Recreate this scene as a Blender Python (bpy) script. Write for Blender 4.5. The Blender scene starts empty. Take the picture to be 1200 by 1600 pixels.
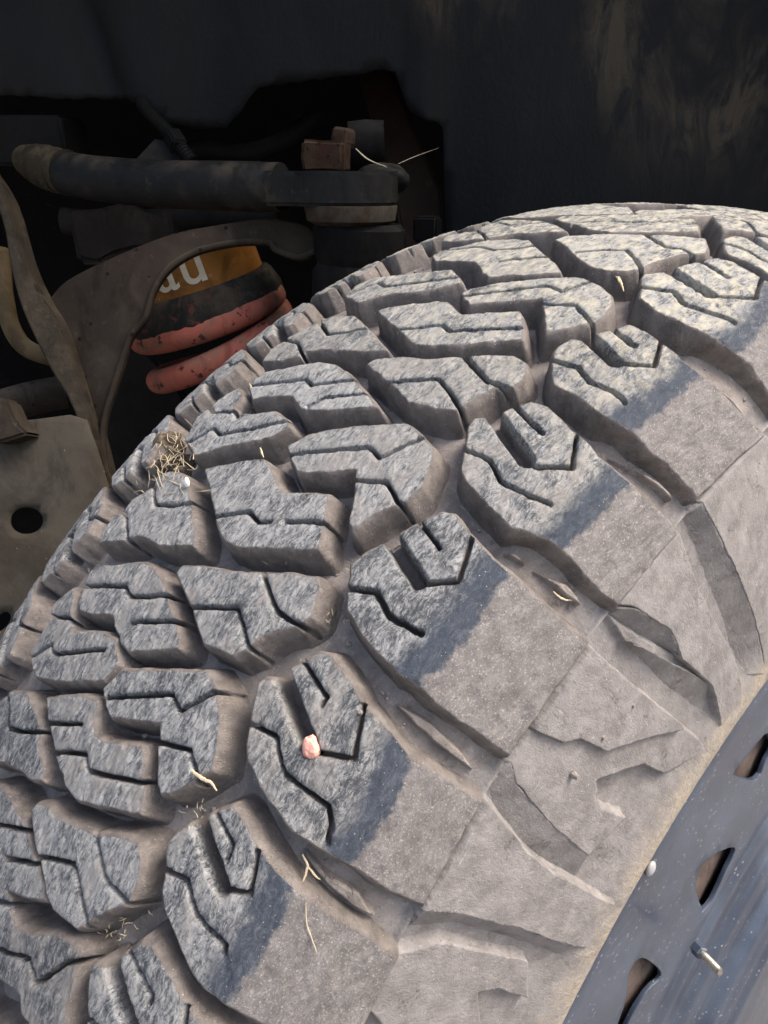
import bpy, bmesh, math, random
import numpy as np
from mathutils import Vector, Matrix
from mathutils.geometry import delaunay_2d_cdt, tessellate_polygon

# ------------------------------------------------------------------ camera, sky, sun, exposure
scene = bpy.context.scene
col = scene.collection
R = math.radians
LIFT = 0.418                                   # axle height above the ground

cam_d = bpy.data.cameras.new('camera')
cam = bpy.data.objects.new('camera', cam_d)
col.objects.link(cam)
RIGHT, DOWN, FWD = (Vector(v) for v in [[0.656917, 0.753955, 0.003364], [0.320108, -0.274863, -0.906632], [-0.682635, 0.596659, -0.421909]])
CAM = Vector([0.12038, -0.37653, 0.44721]) + Vector((0, 0, LIFT))
m = Matrix.Identity(4)
for i, v in enumerate((RIGHT, -DOWN, -FWD)):
    for j in range(3):
        m[j][i] = v[j]
m.translation = CAM
cam.matrix_world = m
cam_d.sensor_fit = 'VERTICAL'
cam_d.sensor_height = 24.0
cam_d.lens = 24.0 * 1126.11 / 1600.0
cam_d.clip_start = 0.005
cam_d.clip_end = 200.0
cam_d.dof.use_dof = False
scene.camera = cam

SUN_EL, SUN_AZ = 56.0, 42.0                    # azimuth from +Y clockwise (towards +X)
world = bpy.data.worlds.new('World')
scene.world = world
world.use_nodes = True
wn = world.node_tree
wn.nodes.clear()
sky = wn.nodes.new('ShaderNodeTexSky')
sky.sky_type = 'NISHITA'
sky.sun_disc = False
sky.sun_elevation = R(SUN_EL)
sky.sun_rotation = R(SUN_AZ)
sky.air_density = 1.0
sky.dust_density = 6.0
sky.ozone_density = 0.6
bg = wn.nodes.new('ShaderNodeBackground')
bg.inputs['Strength'].default_value = 0.11
wo = wn.nodes.new('ShaderNodeOutputWorld')
wn.links.new(sky.outputs[0], bg.inputs['Color'])
wn.links.new(bg.outputs[0], wo.inputs['Surface'])

sun_d = bpy.data.lights.new('sun', 'SUN')
sun_d.energy = 1.0
sun_d.angle = R(30)
sun_d.color = (1.0, 0.975, 0.945)
sun = bpy.data.objects.new('sun', sun_d)
col.objects.link(sun)
sd = Vector((math.sin(R(SUN_AZ)) * math.cos(R(SUN_EL)), math.cos(R(SUN_AZ)) * math.cos(R(SUN_EL)), math.sin(R(SUN_EL))))
sun.rotation_euler = sd.to_track_quat('Z', 'Y').to_euler()

vs = scene.view_settings
vs.view_transform = 'Standard'
vs.look = 'None'
vs.exposure = 2.08
vs.gamma = 1.0
vs.use_curve_mapping = False

# ------------------------------------------------------------------ helpers
def tag(o, label=None, cat=None, group=None, kind=None):
    for k, v in (('label', label), ('category', cat), ('group', group), ('kind', kind)):
        if v:
            o[k] = v
    return o

def empty(name, loc=(0, 0, 0)):
    o = bpy.data.objects.new(name, None)
    o.empty_display_size = 0.05
    o.location = loc
    col.objects.link(o)
    return o

def mesh_obj(name, V, F, mat, parent=None, smooth=True, attrs=None, uv=None):
    """one mesh object from numpy vertices and an (n,4) or (n,3) face array"""
    V = np.ascontiguousarray(V, np.float32)
    F = np.asarray(F)
    me = bpy.data.meshes.new(name)
    k = F.shape[1]
    me.vertices.add(len(V))
    me.vertices.foreach_set('co', V.ravel())
    me.loops.add(F.size)
    me.loops.foreach_set('vertex_index', F.ravel().astype(np.int32))
    me.polygons.add(len(F))
    me.polygons.foreach_set('loop_start', np.arange(0, F.size, k, dtype=np.int32))
    me.polygons.foreach_set('loop_total', np.full(len(F), k, np.int32))
    me.polygons.foreach_set('use_smooth', np.full(len(F), smooth))
    for n, a in (attrs or {}).items():
        at = me.attributes.new(n, 'FLOAT', 'POINT')
        at.data.foreach_set('value', np.ascontiguousarray(a, np.float32))
    if uv is not None:
        at = me.attributes.new('surf', 'FLOAT_VECTOR', 'POINT')
        u3 = np.zeros((len(V), 3), np.float32)
        u3[:, :uv.shape[1]] = uv
        at.data.foreach_set('vector', u3.ravel())
    me.update(calc_edges=True)
    me.validate()
    me.materials.append(mat)
    o = bpy.data.objects.new(name, me)
    col.objects.link(o)
    if parent:
        o.parent = parent
    return o

def bm_obj(name, bm, mat, parent=None, smooth=True):
    me = bpy.data.meshes.new(name)
    bm.normal_update()
    bm.to_mesh(me)
    bm.free()
    if smooth:
        me.polygons.foreach_set('use_smooth', [True] * len(me.polygons))
        me.set_sharp_from_angle(angle=R(42))
    me.materials.append(mat)
    o = bpy.data.objects.new(name, me)
    col.objects.link(o)
    if parent:
        o.parent = parent
    return o

# --- numpy noise
def _hash(ix, iy, seed):
    h = (ix * 374761393 + iy * 668265263 + seed * 974634771) & 0xFFFFFFFF
    h = ((h ^ (h >> 13)) * 1274126177) & 0xFFFFFFFF
    return ((h ^ (h >> 16)) & 0xFFFF) / 65535.0

def vnoise(x, y, seed=0):
    ix = np.floor(x).astype(np.int64); iy = np.floor(y).astype(np.int64)
    fx = x - ix; fy = y - iy
    fx = fx * fx * (3 - 2 * fx); fy = fy * fy * (3 - 2 * fy)
    a = _hash(ix, iy, seed); b = _hash(ix + 1, iy, seed); c = _hash(ix, iy + 1, seed); d = _hash(ix + 1, iy + 1, seed)
    return (a * (1 - fx) + b * fx) * (1 - fy) + (c * (1 - fx) + d * fx) * fy - 0.5

def fbm(x, y, seed=0, oct=3):
    s = 0; a = 1.0
    for i in range(oct):
        s = s + a * vnoise(x * 2 ** i, y * 2 ** i, seed + i * 17)
        a *= 0.5
    return s

def sstep(a, b, x):
    t = np.clip((x - a) / (b - a), 0, 1)
    return t * t * (3 - 2 * t)

def seg_dist(px, py, poly, closed):
    P = np.asarray(poly, float)
    n = len(P)
    best = np.full(px.shape, 1e9)
    for i in range(n if closed else n - 1):
        a = P[i]; b = P[(i + 1) % n]
        d = b - a
        t = np.clip(((px - a[0]) * d[0] + (py - a[1]) * d[1]) / (d @ d + 1e-12), 0, 1)
        best = np.minimum(best, np.hypot(px - a[0] - t * d[0], py - a[1] - t * d[1]))
    return best

def inside(px, py, poly):
    P = np.asarray(poly, float)
    c = np.zeros(px.shape, bool)
    j = len(P) - 1
    for i in range(len(P)):
        yi, yj = P[i, 1], P[j, 1]
        if yi != yj:
            c ^= ((yi > py) != (yj > py)) & (px < (P[j, 0] - P[i, 0]) * (py - yi) / (yj - yi) + P[i, 0])
        j = i
    return c

def sdf(px, py, poly):
    d = seg_dist(px, py, poly, True)
    return np.where(inside(px, py, poly), d, -d)

# ------------------------------------------------------------------ materials
def new_mat(name):
    mt = bpy.data.materials.new(name)
    mt.use_nodes = True
    nt = mt.node_tree
    nt.nodes.clear()
    out = nt.nodes.new('ShaderNodeOutputMaterial')
    b = nt.nodes.new('ShaderNodeBsdfPrincipled')
    nt.links.new(b.outputs[0], out.inputs['Surface'])
    return mt, nt, b

class NT:
    """small node-graph writer"""
    def __init__(s, nt): s.nt = nt
    def n(s, t, **kw):
        x = s.nt.nodes.new(t)
        for k, v in kw.items():
            setattr(x, k, v)
        return x
    def link(s, a, b): s.nt.links.new(a, b)
    def setin(s, node, i, v):
        if hasattr(v, 'is_linked'): s.link(v, node.inputs[i])
        elif v is not None: node.inputs[i].default_value = v
    def attr(s, name, out='Fac'):
        return s.n('ShaderNodeAttribute', attribute_name=name).outputs[out]
    def coord(s): return s.n('ShaderNodeTexCoord').outputs['Object']
    def scale(s, vec, sc, off=(0, 0, 0)):
        x = s.n('ShaderNodeMapping'); s.link(vec, x.inputs[0])
        x.inputs['Scale'].default_value = sc; x.inputs['Location'].default_value = off
        return x.outputs[0]
    def noise(s, vec, scale=1, detail=3, rough=.55, dist=0):
        x = s.n('ShaderNodeTexNoise'); s.link(vec, x.inputs['Vector'])
        x.inputs['Scale'].default_value = scale; x.inputs['Detail'].default_value = detail
        x.inputs['Roughness'].default_value = rough; x.inputs['Distortion'].default_value = dist
        return x.outputs['Fac']
    def voro(s, vec, scale=1, feature='F1', out='Distance', rnd=1):
        x = s.n('ShaderNodeTexVoronoi', feature=feature); s.link(vec, x.inputs['Vector'])
        x.inputs['Scale'].default_value = scale; x.inputs['Randomness'].default_value = rnd
        return x.outputs[out]
    def ramp(s, v, a, b, lo=0., hi=1., smooth=True):
        x = s.n('ShaderNodeMapRange', interpolation_type='SMOOTHSTEP' if smooth else 'LINEAR')
        s.setin(x, 0, v); x.inputs[1].default_value = a; x.inputs[2].default_value = b
        x.inputs[3].default_value = lo; x.inputs[4].default_value = hi
        return x.outputs[0]
    def math(s, op, a, b=None):
        x = s.n('ShaderNodeMath', operation=op); s.setin(x, 0, a); s.setin(x, 1, b)
        return x.outputs[0]
    def mix(s, f, a, b):
        x = s.n('ShaderNodeMix', data_type='RGBA'); s.setin(x, 0, f)
        for i, v in ((6, a), (7, b)):
            if isinstance(v, tuple): v = v + (1,) if len(v) == 3 else v
            s.setin(x, i, v)
        return x.outputs[2]
    def bump(s, h, dist, strength=1, normal=None):
        x = s.n('ShaderNodeBump'); s.link(h, x.inputs['Height'])
        x.inputs['Distance'].default_value = dist; x.inputs['Strength'].default_value = strength
        if normal is not None: s.link(normal, x.inputs['Normal'])
        return x.outputs[0]
    def sep(s, vec):
        x = s.n('ShaderNodeSeparateXYZ'); s.link(vec, x.inputs[0]); return x.outputs

DUST = (0.225, 0.195, 0.172)
DUST2 = (0.128, 0.110, 0.097)
SIDE = (0.248, 0.229, 0.214)
SIDE2 = (0.160, 0.146, 0.137)
BEAD = (0.33, 0.275, 0.20)

def rubber_material():
    mt, nt, b = new_mat('weathered tread rubber')
    g = NT(nt)
    sf = g.attr('surf', 'Vector')                 # metres along the tread, metres across it
    s_in = g.attr('across')                       # metres across from the crown, outer side positive
    top = g.attr('top')                           # 1 on the running face, 0 on the flanks
    th = g.attr('angle')                          # degrees round the tyre
    # rubbed scuffs lie roughly along the rolling direction but wander from block to block
    raw = sf
    wp = g.n('ShaderNodeTexNoise'); g.link(g.scale(raw, (26, 26, 26)), wp.inputs['Vector']); wp.inputs['Detail'].default_value = 2
    vm = g.n('ShaderNodeVectorMath', operation='SCALE'); g.link(wp.outputs['Color'], vm.inputs[0]); vm.inputs['Scale'].default_value = .0055
    va = g.n('ShaderNodeVectorMath', operation='ADD'); g.link(raw, va.inputs[0]); g.link(vm.outputs[0], va.inputs[1])
    sw = va.outputs[0]
    st1 = g.noise(g.scale(sw, (260, 1050, 500)), 1, 6, .74, .4)
    st2 = g.noise(g.scale(sw, (800, 2000, 900), (3, 1, 0)), 1, 5, .74, .9)
    iso = g.noise(g.scale(sf, (480, 480, 480), (8, 3, 1)), 1, 6, .75, .8)
    patch = g.noise(g.scale(sf, (70, 110, 110), (1, 7, 0)), 1, 4, .6, .3)
    grain = g.noise(g.scale(sf, (2600, 2900, 600)), 1, 3, .7)
    sc = g.math('ADD', g.math('ADD', g.math('MULTIPLY', st1, .50), g.math('MULTIPLY', st2, .28)), g.math('MULTIPLY', iso, .22))
    sc = g.math('ADD', sc, g.math('MULTIPLY', g.math('SUBTRACT', patch, .5), .30))
    rnd = g.n('ShaderNodeObjectInfo').outputs['Random']
    sc = g.math('ADD', sc, g.math('MULTIPLY', g.math('SUBTRACT', rnd, .5), .05))
    pale = g.ramp(sc, .405, .575)
    dark = (0.060, 0.066, 0.073); lite = (0.375, 0.372, 0.358)
    blue = (0.043, 0.055, 0.076)
    c_top = g.mix(pale, dark, lite)
    c_top = g.mix(g.math('MULTIPLY', g.ramp(st2, .60, .74), .75), c_top, (0.50, 0.49, 0.455))
    c_top = g.mix(g.math('MULTIPLY', g.ramp(g.math('ADD', patch, g.math('MULTIPLY', g.math('SUBTRACT', g.math('FRACT', g.math('MULTIPLY', rnd, 7.3)), .5), .22)), .48, .72), .6), c_top, g.mix(grain, (0.27, 0.245, 0.215), (0.19, 0.17, 0.15)))
    c_top = g.mix(g.math('MULTIPLY', g.ramp(iso, .40, .28), .7), c_top, (0.038, 0.040, 0.043))
    # pale dry dust left on the blocks higher up the wheel, which rolled through it last
    yl = g.math('MULTIPLY', g.ramp(th, 124, 104), g.ramp(g.noise(g.scale(sf, (160, 240, 240), (5, 2, 0)), 1, 4, .65), .40, .66))
    c_top = g.mix(g.math('MULTIPLY', yl, .95), c_top, g.mix(grain, (0.60, 0.55, 0.42), (0.40, 0.37, 0.29)))
    # rubbed blue-black band at the shoulder and the dusty wall beyond it
    edge = g.attr('wear')                         # metres inside (+) / outside (-) the rubbed edge
    wob = g.math('MULTIPLY', g.math('SUBTRACT', g.noise(g.scale(sf, (150, 150, 150)), 1, 7, .72), .5), .012)
    e2 = g.math('ADD', edge, wob)
    band = g.math('MULTIPLY', g.ramp(e2, .013, .006), .97)
    c_top = g.mix(band, c_top, g.mix(g.ramp(sc, .46, .70), blue, (0.140, 0.152, 0.170)))
    d1 = g.noise(g.scale(sf, (150, 150, 150), (9, 9, 0)), 1, 5, .6)
    d2 = g.noise(g.scale(sf, (1500, 1500, 600)), 1, 4, .7)
    c_side = g.mix(g.ramp(d1, .3, .7), SIDE2, SIDE)
    c_side = g.mix(g.ramp(d2, .55, .67), c_side, (0.42, 0.39, 0.365))
    c_side = g.mix(g.math('MULTIPLY', g.ramp(d2, .41, .31), .8), c_side, (0.075, 0.069, 0.065))
    c_face = g.mix(g.ramp(e2, .0012, -.0012), c_top, c_side)
    # flanks hold grey-brown road dust
    c_fl = g.mix(g.ramp(d1, .3, .7), DUST2, DUST)
    c_fl = g.mix(g.ramp(d2, .62, .74), c_fl, (0.30, 0.27, 0.24))
    tw = g.math('ADD', top, g.math('MULTIPLY', g.math('SUBTRACT', g.noise(g.scale(sf, (900, 900, 900)), 1, 3, .6), .5), .5))
    c = g.mix(g.ramp(tw, .35, .75), c_fl, c_face)
    # grit
    spk = g.voro(g.scale(sf, (520, 520, 520)), 1)
    c = g.mix(g.ramp(spk, .09, .05), c, (0.55, 0.53, 0.49))
    g.link(c, b.inputs['Base Color'])
    b.inputs['Roughness'].default_value = .78
    b.inputs['Specular IOR Level'].default_value = .35
    # relief
    h = g.math('ADD', g.math('MULTIPLY', st1, .6), g.math('MULTIPLY', st2, .5))
    cr = g.math('ABSOLUTE', g.math('SUBTRACT', g.noise(g.scale(sf, (150, 320, 320), (5, 2, 0)), 1, 5, .7, .8), .5))
    cw = g.ramp(cr, .0, .012)
    crm = g.ramp(g.noise(g.scale(sf, (60, 60, 60), (2, 4, 0)), 1, 2, .5), .60, .68)
    crack = g.math('MULTIPLY', g.math('SUBTRACT', 1.0, cw), crm)
    h = g.math('SUBTRACT', h, g.math('MULTIPLY', crack, .9))
    n1 = g.bump(h, .0016, 1.0)
    n2 = g.bump(grain, .0005, 1.0, n1)
    g.link(n2, b.inputs['Normal'])
    return mt

def wall_material():
    """groove floor, shoulder gaps and outer wall: rubber under road dust"""
    mt, nt, b = new_mat('dusty sidewall rubber')
    g = NT(nt)
    sf = g.attr('surf', 'Vector')
    s_in = g.attr('across')
    d1 = g.noise(g.scale(sf, (95, 95, 95)), 1, 5, .6, .3)
    d2 = g.noise(g.scale(sf, (1300, 1300, 600)), 1, 4, .72)
    d3 = g.noise(g.scale(sf, (500, 260, 500), (3, 3, 0)), 1, 5, .7, .8)
    groove = g.mix(g.ramp(d1, .3, .72), DUST2, DUST)
    wall = g.mix(g.ramp(d1, .28, .74), (0.128, 0.117, 0.110), (0.208, 0.193, 0.181))
    c = g.mix(g.ramp(s_in, .128, .146), groove, wall)
    c = g.mix(g.math('MULTIPLY', g.ramp(d3, .56, .72), .5), c, (0.32, 0.295, 0.27))
    c = g.mix(g.math('MULTIPLY', g.ramp(d2, .40, .28), .8), c, (0.07, 0.063, 0.058))
    c = g.mix(g.math('MULTIPLY', g.ramp(d2, .62, .74), .7), c, (0.38, 0.36, 0.335))
    sca = g.noise(g.scale(sf, (70, 1700, 900), (1, 6, 2)), 1, 4, .6, 1.5)
    scb = g.noise(g.scale(sf, (1500, 90, 900), (7, 2, 4)), 1, 4, .6, 1.8)
    scm = g.ramp(g.noise(g.scale(sf, (45, 45, 45), (3, 8, 0)), 1, 3, .6), .48, .62)
    c = g.mix(g.math('MULTIPLY', g.math('MULTIPLY', g.ramp(sca, .64, .72), scm), .8), c, (0.42, 0.40, 0.375))
    c = g.mix(g.math('MULTIPLY', g.math('MULTIPLY', g.ramp(scb, .36, .30), scm), .7), c, (0.055, 0.05, 0.047))
    blot = g.noise(g.scale(sf, (260, 260, 260), (5, 5, 5)), 1, 6, .75, .6)
    c = g.mix(g.math('MULTIPLY', g.ramp(blot, .55, .70), .5), c, (0.088, 0.080, 0.074))
    # tan mud dried on the bead
    mud = g.math('ADD', s_in, g.math('MULTIPLY', g.math('SUBTRACT', g.noise(g.scale(sf, (55, 55, 55)), 1, 4, .6), .5), .05))
    mc = g.mix(g.ramp(d3, .35, .65), (0.19, 0.165, 0.132), BEAD)
    c = g.mix(g.math('MULTIPLY', g.ramp(mud, .228, .256), .88), c, mc)
    spk = g.voro(g.scale(sf, (300, 300, 300)), 1)
    c = g.mix(g.ramp(spk, .055, .03), c, (0.62, 0.60, 0.56))
    g.link(c, b.inputs['Base Color'])
    b.inputs['Roughness'].default_value = .85
    b.inputs['Specular IOR Level'].default_value = .3
    cr = g.math('ABSOLUTE', g.math('SUBTRACT', g.noise(g.scale(sf, (110, 190, 190), (3, 1, 0)), 1, 5, .7, 1.0), .5))
    crm = g.ramp(g.noise(g.scale(sf, (60, 60, 60), (2, 4, 0)), 1, 3, .6), .58, .66)
    crack = g.math('MULTIPLY', g.ramp(cr, .010, .0), crm)
    h = g.math('SUBTRACT', g.math('MULTIPLY', d3, .6), g.math('MULTIPLY', crack, 1.2))
    n1 = g.bump(h, .0007, .9)
    n2 = g.bump(d2, .0004, .9, n1)
    g.link(n2, b.inputs['Normal'])
    return mt

def grime_material(name, base, dirt, dirt_amt=.5, rough=.7, metallic=0., scale=30, bump=.002, spots=None, flake=None, spec=.10):
    mt, nt, b = new_mat(name)
    g = NT(nt)
    co = g.coord()
    n1 = g.noise(co, scale, 6, .65, .4)
    n2 = g.noise(co, scale * 7, 5, .7)
    n3 = g.noise(co, scale * .35, 3, .6, .5)
    f = g.math('ADD', g.math('MULTIPLY', n1, .6), g.math('MULTIPLY', n3, .4))
    c = g.mix(g.ramp(f, .62 - dirt_amt * .35, .78 - dirt_amt * .3), base, dirt)
    c = g.mix(g.math('MULTIPLY', g.ramp(n2, .58, .75), .5), c, tuple(min(1, x * 1.8 + .01) for x in dirt))
    ge = g.n('ShaderNodeNewGeometry'); nz = g.sep(ge.outputs['Normal'])[2]
    settle = g.math('MULTIPLY', g.ramp(nz, .25, .95), g.ramp(n1, .35, .65))
    c = g.mix(g.math('MULTIPLY', settle, .75), c, tuple(x * 1.5 + .008 for x in dirt))
    stain = g.ramp(g.noise(g.scale(co, (scale * .8, scale * .8, scale * .35), (4, 2, 7)), 1, 5, .7, 1.0), .50, .66)
    c = g.mix(g.math('MULTIPLY', stain, .6), c, tuple(x * .35 for x in base))
    if flake:
        c = g.mix(g.ramp(g.noise(co, scale * 2.3, 4, .7), .60, .64), c, flake)
    if spots:
        sp = g.voro(co, spots[0])
        c = g.mix(g.ramp(sp, spots[1], spots[1] * .6), c, spots[2])
    g.link(c, b.inputs['Base Color'])
    g.link(g.ramp(f, .3, .7, rough - .12, min(1, rough + .12)), b.inputs['Roughness'])
    b.inputs['Metallic'].default_value = metallic
    b.inputs['Specular IOR Level'].default_value = spec
    h = g.math('ADD', g.math('MULTIPLY', n1, .7), g.math('MULTIPLY', n2, .3))
    g.link(g.bump(h, bump, .8), b.inputs['Normal'])
    return mt

def flat_material(name, base, rough=.7, var=.25, scale=200, spec=.4):
    mt, nt, b = new_mat(name)
    g = NT(nt)
    n = g.noise(g.coord(), scale, 4, .6)
    c = g.mix(n, tuple(x * (1 - var) for x in base), tuple(min(1, x * (1 + var)) for x in base))
    g.link(c, b.inputs['Base Color'])
    b.inputs['Roughness'].default_value = rough
    b.inputs['Specular IOR Level'].default_value = spec
    g.link(g.bump(n, .0004, .6), b.inputs['Normal'])
    return mt

M_RUB = rubber_material()
M_WALL = wall_material()

# ------------------------------------------------------------------ tyre section
XC = -0.095
PR = np.array([[0.0, 0.435], [0.03, 0.434], [0.06, 0.4305], [0.075, 0.4272], [0.093, 0.4215], [0.1005, 0.4172], [0.106, 0.41], [0.1125, 0.398], [0.1199, 0.3794], [0.128, 0.35], [0.134, 0.318], [0.138, 0.288], [0.1378, 0.2752], [0.134, 0.266], [0.122, 0.258]])
def _catmull(P, n=24):
    P = np.vstack([[-P[1][0], P[1][1]], P, 2 * P[-1] - P[-2]])
    out = []
    for i in range(1, len(P) - 2):
        p0, p1, p2, p3 = P[i - 1:i + 3]
        t1 = np.linalg.norm(p1 - p0) ** .5; t2 = t1 + np.linalg.norm(p2 - p1) ** .5; t3 = t2 + np.linalg.norm(p3 - p2) ** .5
        t = np.linspace(t1, t2, n, endpoint=False)[:, None]
        A1 = (t1 - t) / t1 * p0 + t / t1 * p1
        A2 = (t2 - t) / (t2 - t1) * p1 + (t - t1) / (t2 - t1) * p2
        A3 = (t3 - t) / (t3 - t2) * p2 + (t - t2) / (t3 - t2) * p3
        B1 = (t2 - t) / t2 * A1 + t / t2 * A2
        B2 = (t3 - t) / (t3 - t1) * A2 + (t - t1) / (t3 - t1) * A3
        out.append((t2 - t) / (t2 - t1) * B1 + (t - t1) / (t2 - t1) * B2)
    return np.vstack(out + [P[-2][None]])
HP = _catmull(PR)
SP = np.concatenate([[0], np.cumsum(np.linalg.norm(np.diff(HP, axis=0), axis=1))])
RREF = 0.427

def prof(s):
    a = np.abs(s)
    return XC + np.sign(s) * np.interp(a, SP, HP[:, 0]), np.interp(a, SP, HP[:, 1])

def tyre_point(th, s, h):
    """th radians round the axle, s metres across, h metres proud of the running surface"""
    e = 4e-4
    x, r = prof(s)
    x1, r1 = prof(s + e); x0, r0 = prof(s - e)
    tx, tr = x1 - x0, r1 - r0
    L = np.hypot(tx, tr) + 1e-12
    x = x - h * tr / L
    r = r + h * tx / L
    return np.stack([x, r * np.cos(th), r * np.sin(th) + LIFT], -1)

def floor_h(s):
    """depth of the groove floor / recessed wall below the outer surface"""
    a = np.abs(s)
    f = -0.0112 + 0.0055 * sstep(.090, .138, a)          # grooves get shallower over the shoulder
    f = f + 0.0055 * sstep(.214, .246, a)                # smooth bead
    f = f + 0.0022 * np.exp(-((a - .1465) / .0009) ** 2) # mould parting ridge
    return f

tyre = empty('tyre', (0, 0, 0))
tag(tyre, 'large dusty mud tyre with chunky cut tread blocks and worn blue-black shoulders', 'tyre')

def tyre_attrs(th, s, top, wear):
    return dict(top=top, wear=wear, across=s, angle=np.degrees(th))

def build_carcass():
    s = np.concatenate([np.linspace(-.2766, -.13, 60), np.linspace(-.129, .128, 170), np.linspace(.1287, .16, 90), np.linspace(.1605, .2766, 230)])
    th = np.radians(np.linspace(0, 360, 1081))[:-1]
    T, S = np.meshgrid(th, s, indexing='ij')
    a = T * RREF
    h = floor_h(S) + .0006 * fbm(a * 90, S * 90, 3) * (np.abs(S) < .14) + .00018 * fbm(a * 400, S * 400, 5)
    V = tyre_point(T, S, h).reshape(-1, 3)
    n, mS = T.shape
    i = np.arange(n)[:, None]; j = np.arange(mS - 1)[None]
    i2 = (i + 1) % n
    F = np.stack([i * mS + j, i * mS + j + 1, i2 * mS + j + 1, i2 * mS + j], -1).reshape(-1, 4)
    z = np.zeros(V.shape[0])
    # uneven dust print on the surfaces
    return mesh_obj('carcass', V, F, M_WALL, tyre, attrs=tyre_attrs(T.ravel(), S.ravel(), z, z), uv=np.stack([a.ravel(), S.ravel(), h.ravel()], -1))
build_carcass()

def grid_part(name, polys, mat, parent, height, cell, margin, wear_line=None, keep=None, snap=(), label=None):
    """height-field patch over the tyre surface.  polys: outline (deg, mm).
    height(a, s, th, d) -> (h, top) in metres; a, s are metres on the unrolled tread, d is metres inside the outline"""
    P = np.array(polys, float)
    th0 = np.radians(P[:, 0].mean())
    A = (np.radians(P[:, 0]) - th0) * RREF
    Sg = P[:, 1] / 1000.0
    poly = np.stack([A, Sg], -1)
    lo = poly.min(0) - margin; hi = poly.max(0) + margin
    na, ns = int((hi[0] - lo[0]) / cell) + 2, int((hi[1] - lo[1]) / cell) + 2
    ga = lo[0] + np.arange(na) * cell; gs = lo[1] + np.arange(ns) * cell
    GA, GS = np.meshgrid(ga, gs, indexing='ij')
    seed = int(abs(th0) * 1000) + int(abs(Sg.mean()) * 7919)
    def dist(a, s):
        d = sdf(a, s, poly)
        return d + .0008 * fbm((a + th0 * RREF) * 140, s * 140, seed, 2) + .00022 * vnoise((a + th0 * RREF) * 700, s * 700, seed + 5) * (np.abs(d) < .0012)
    D = dist(GA, GS)
    # pull grid points onto the outline so edges stay crisp
    e = cell * .25
    gx = (dist(GA + e, GS) - dist(GA - e, GS)) / (2 * e)
    gy = (dist(GA, GS + e) - dist(GA, GS - e)) / (2 * e)
    gl = np.hypot(gx, gy) + 1e-6
    for lv in snap:
        mk = np.abs(D - lv) < cell * .5
        mv = np.clip((lv - D) / gl, -cell * .5, cell * .5) * mk
        GA = GA + mv * gx / gl; GS = GS + mv * gy / gl
    D = dist(GA, GS)
    TH = th0 + GA / RREF
    h, top, keepm = height(GA + th0 * RREF, GS, TH, D)
    V = tyre_point(TH, GS, h).reshape(-1, 3)
    idx = np.arange(na * ns).reshape(na, ns)
    quad = np.stack([idx[:-1, :-1], idx[:-1, 1:], idx[1:, 1:], idx[1:, :-1]], -1).reshape(-1, 4)
    km = (keepm[:-1, :-1] | keepm[:-1, 1:] | keepm[1:, 1:] | keepm[1:, :-1]).ravel()
    quad = quad[km]
    used = np.unique(quad)
    remap = np.full(na * ns, -1); remap[used] = np.arange(len(used))
    quad = remap[quad]
    wl = wear_line(TH, GS) if wear_line else np.full(TH.shape, .05)
    at = tyre_attrs(TH.ravel()[used], GS.ravel()[used], top.ravel()[used], wl.ravel()[used])
    o = mesh_obj(name, V[used], quad, mat, parent, attrs=at, uv=np.stack([(GA + th0 * RREF).ravel()[used], GS.ravel()[used], h.ravel()[used]], -1))
    return o

def block_height(sipes, th0, round_r=.0006, wall=.0036, drop=0.0, seed=0):
    cuts = []
    for path, w, dep in sipes:
        p = np.array(path, float)
        cuts.append((np.stack([np.radians(p[:, 0]) * RREF, p[:, 1] / 1000.], -1), w / 1000., dep / 1000.))
    def f(a, s, th, d):
        base = floor_h(s)
        # rounded rim then a drafted flank with a fillet into the floor
        t = np.clip(1 - d / round_r, 0, 1)
        rim = -round_r * .62 * (1 - np.sqrt(np.clip(1 - t * t, 0, 1)))
        x = np.clip(-d / wall, 0, 1)
        fall = np.where(d >= 0, 0, (base - rim) * (x - .10 * np.sin(x * 2 * np.pi)))
        h = drop + rim + fall
        top = sstep(-.0002, .0011, d)
        dent = .00055 * fbm(a * 130, s * 200, seed + 1, 3) + .00042 * fbm(a * 330, s * 800, seed + 2, 3)
        h = h + dent * top - .0006 * np.clip(fbm(a * 260, s * 260, seed + 9, 2) - .28, 0, 1) * 3 * sstep(.003, .0, np.abs(d))
        for P, w, dep in cuts:
            dl = seg_dist(a + .0004 * vnoise(a * 500, s * 500, seed + 4), s + .0004 * vnoise(a * 500 + 9, s * 500, seed + 6), P, False)
            soft = .00035 if w < .0015 else .0013
            k = sstep(w + soft, w - soft * .6, dl)
            lip = np.exp(-(dl / (w + .0012)) ** 4) * .0003
            h = np.where(d > -wall, np.maximum(h - k * dep * (h > base + .0008) - lip * top, base - .0004), h)
            top = top * (1 - k)
        keep = d > -wall - .0012
        h = np.where(d < -wall, base - .0006, h)
        return h, top, keep
    return f

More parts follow.
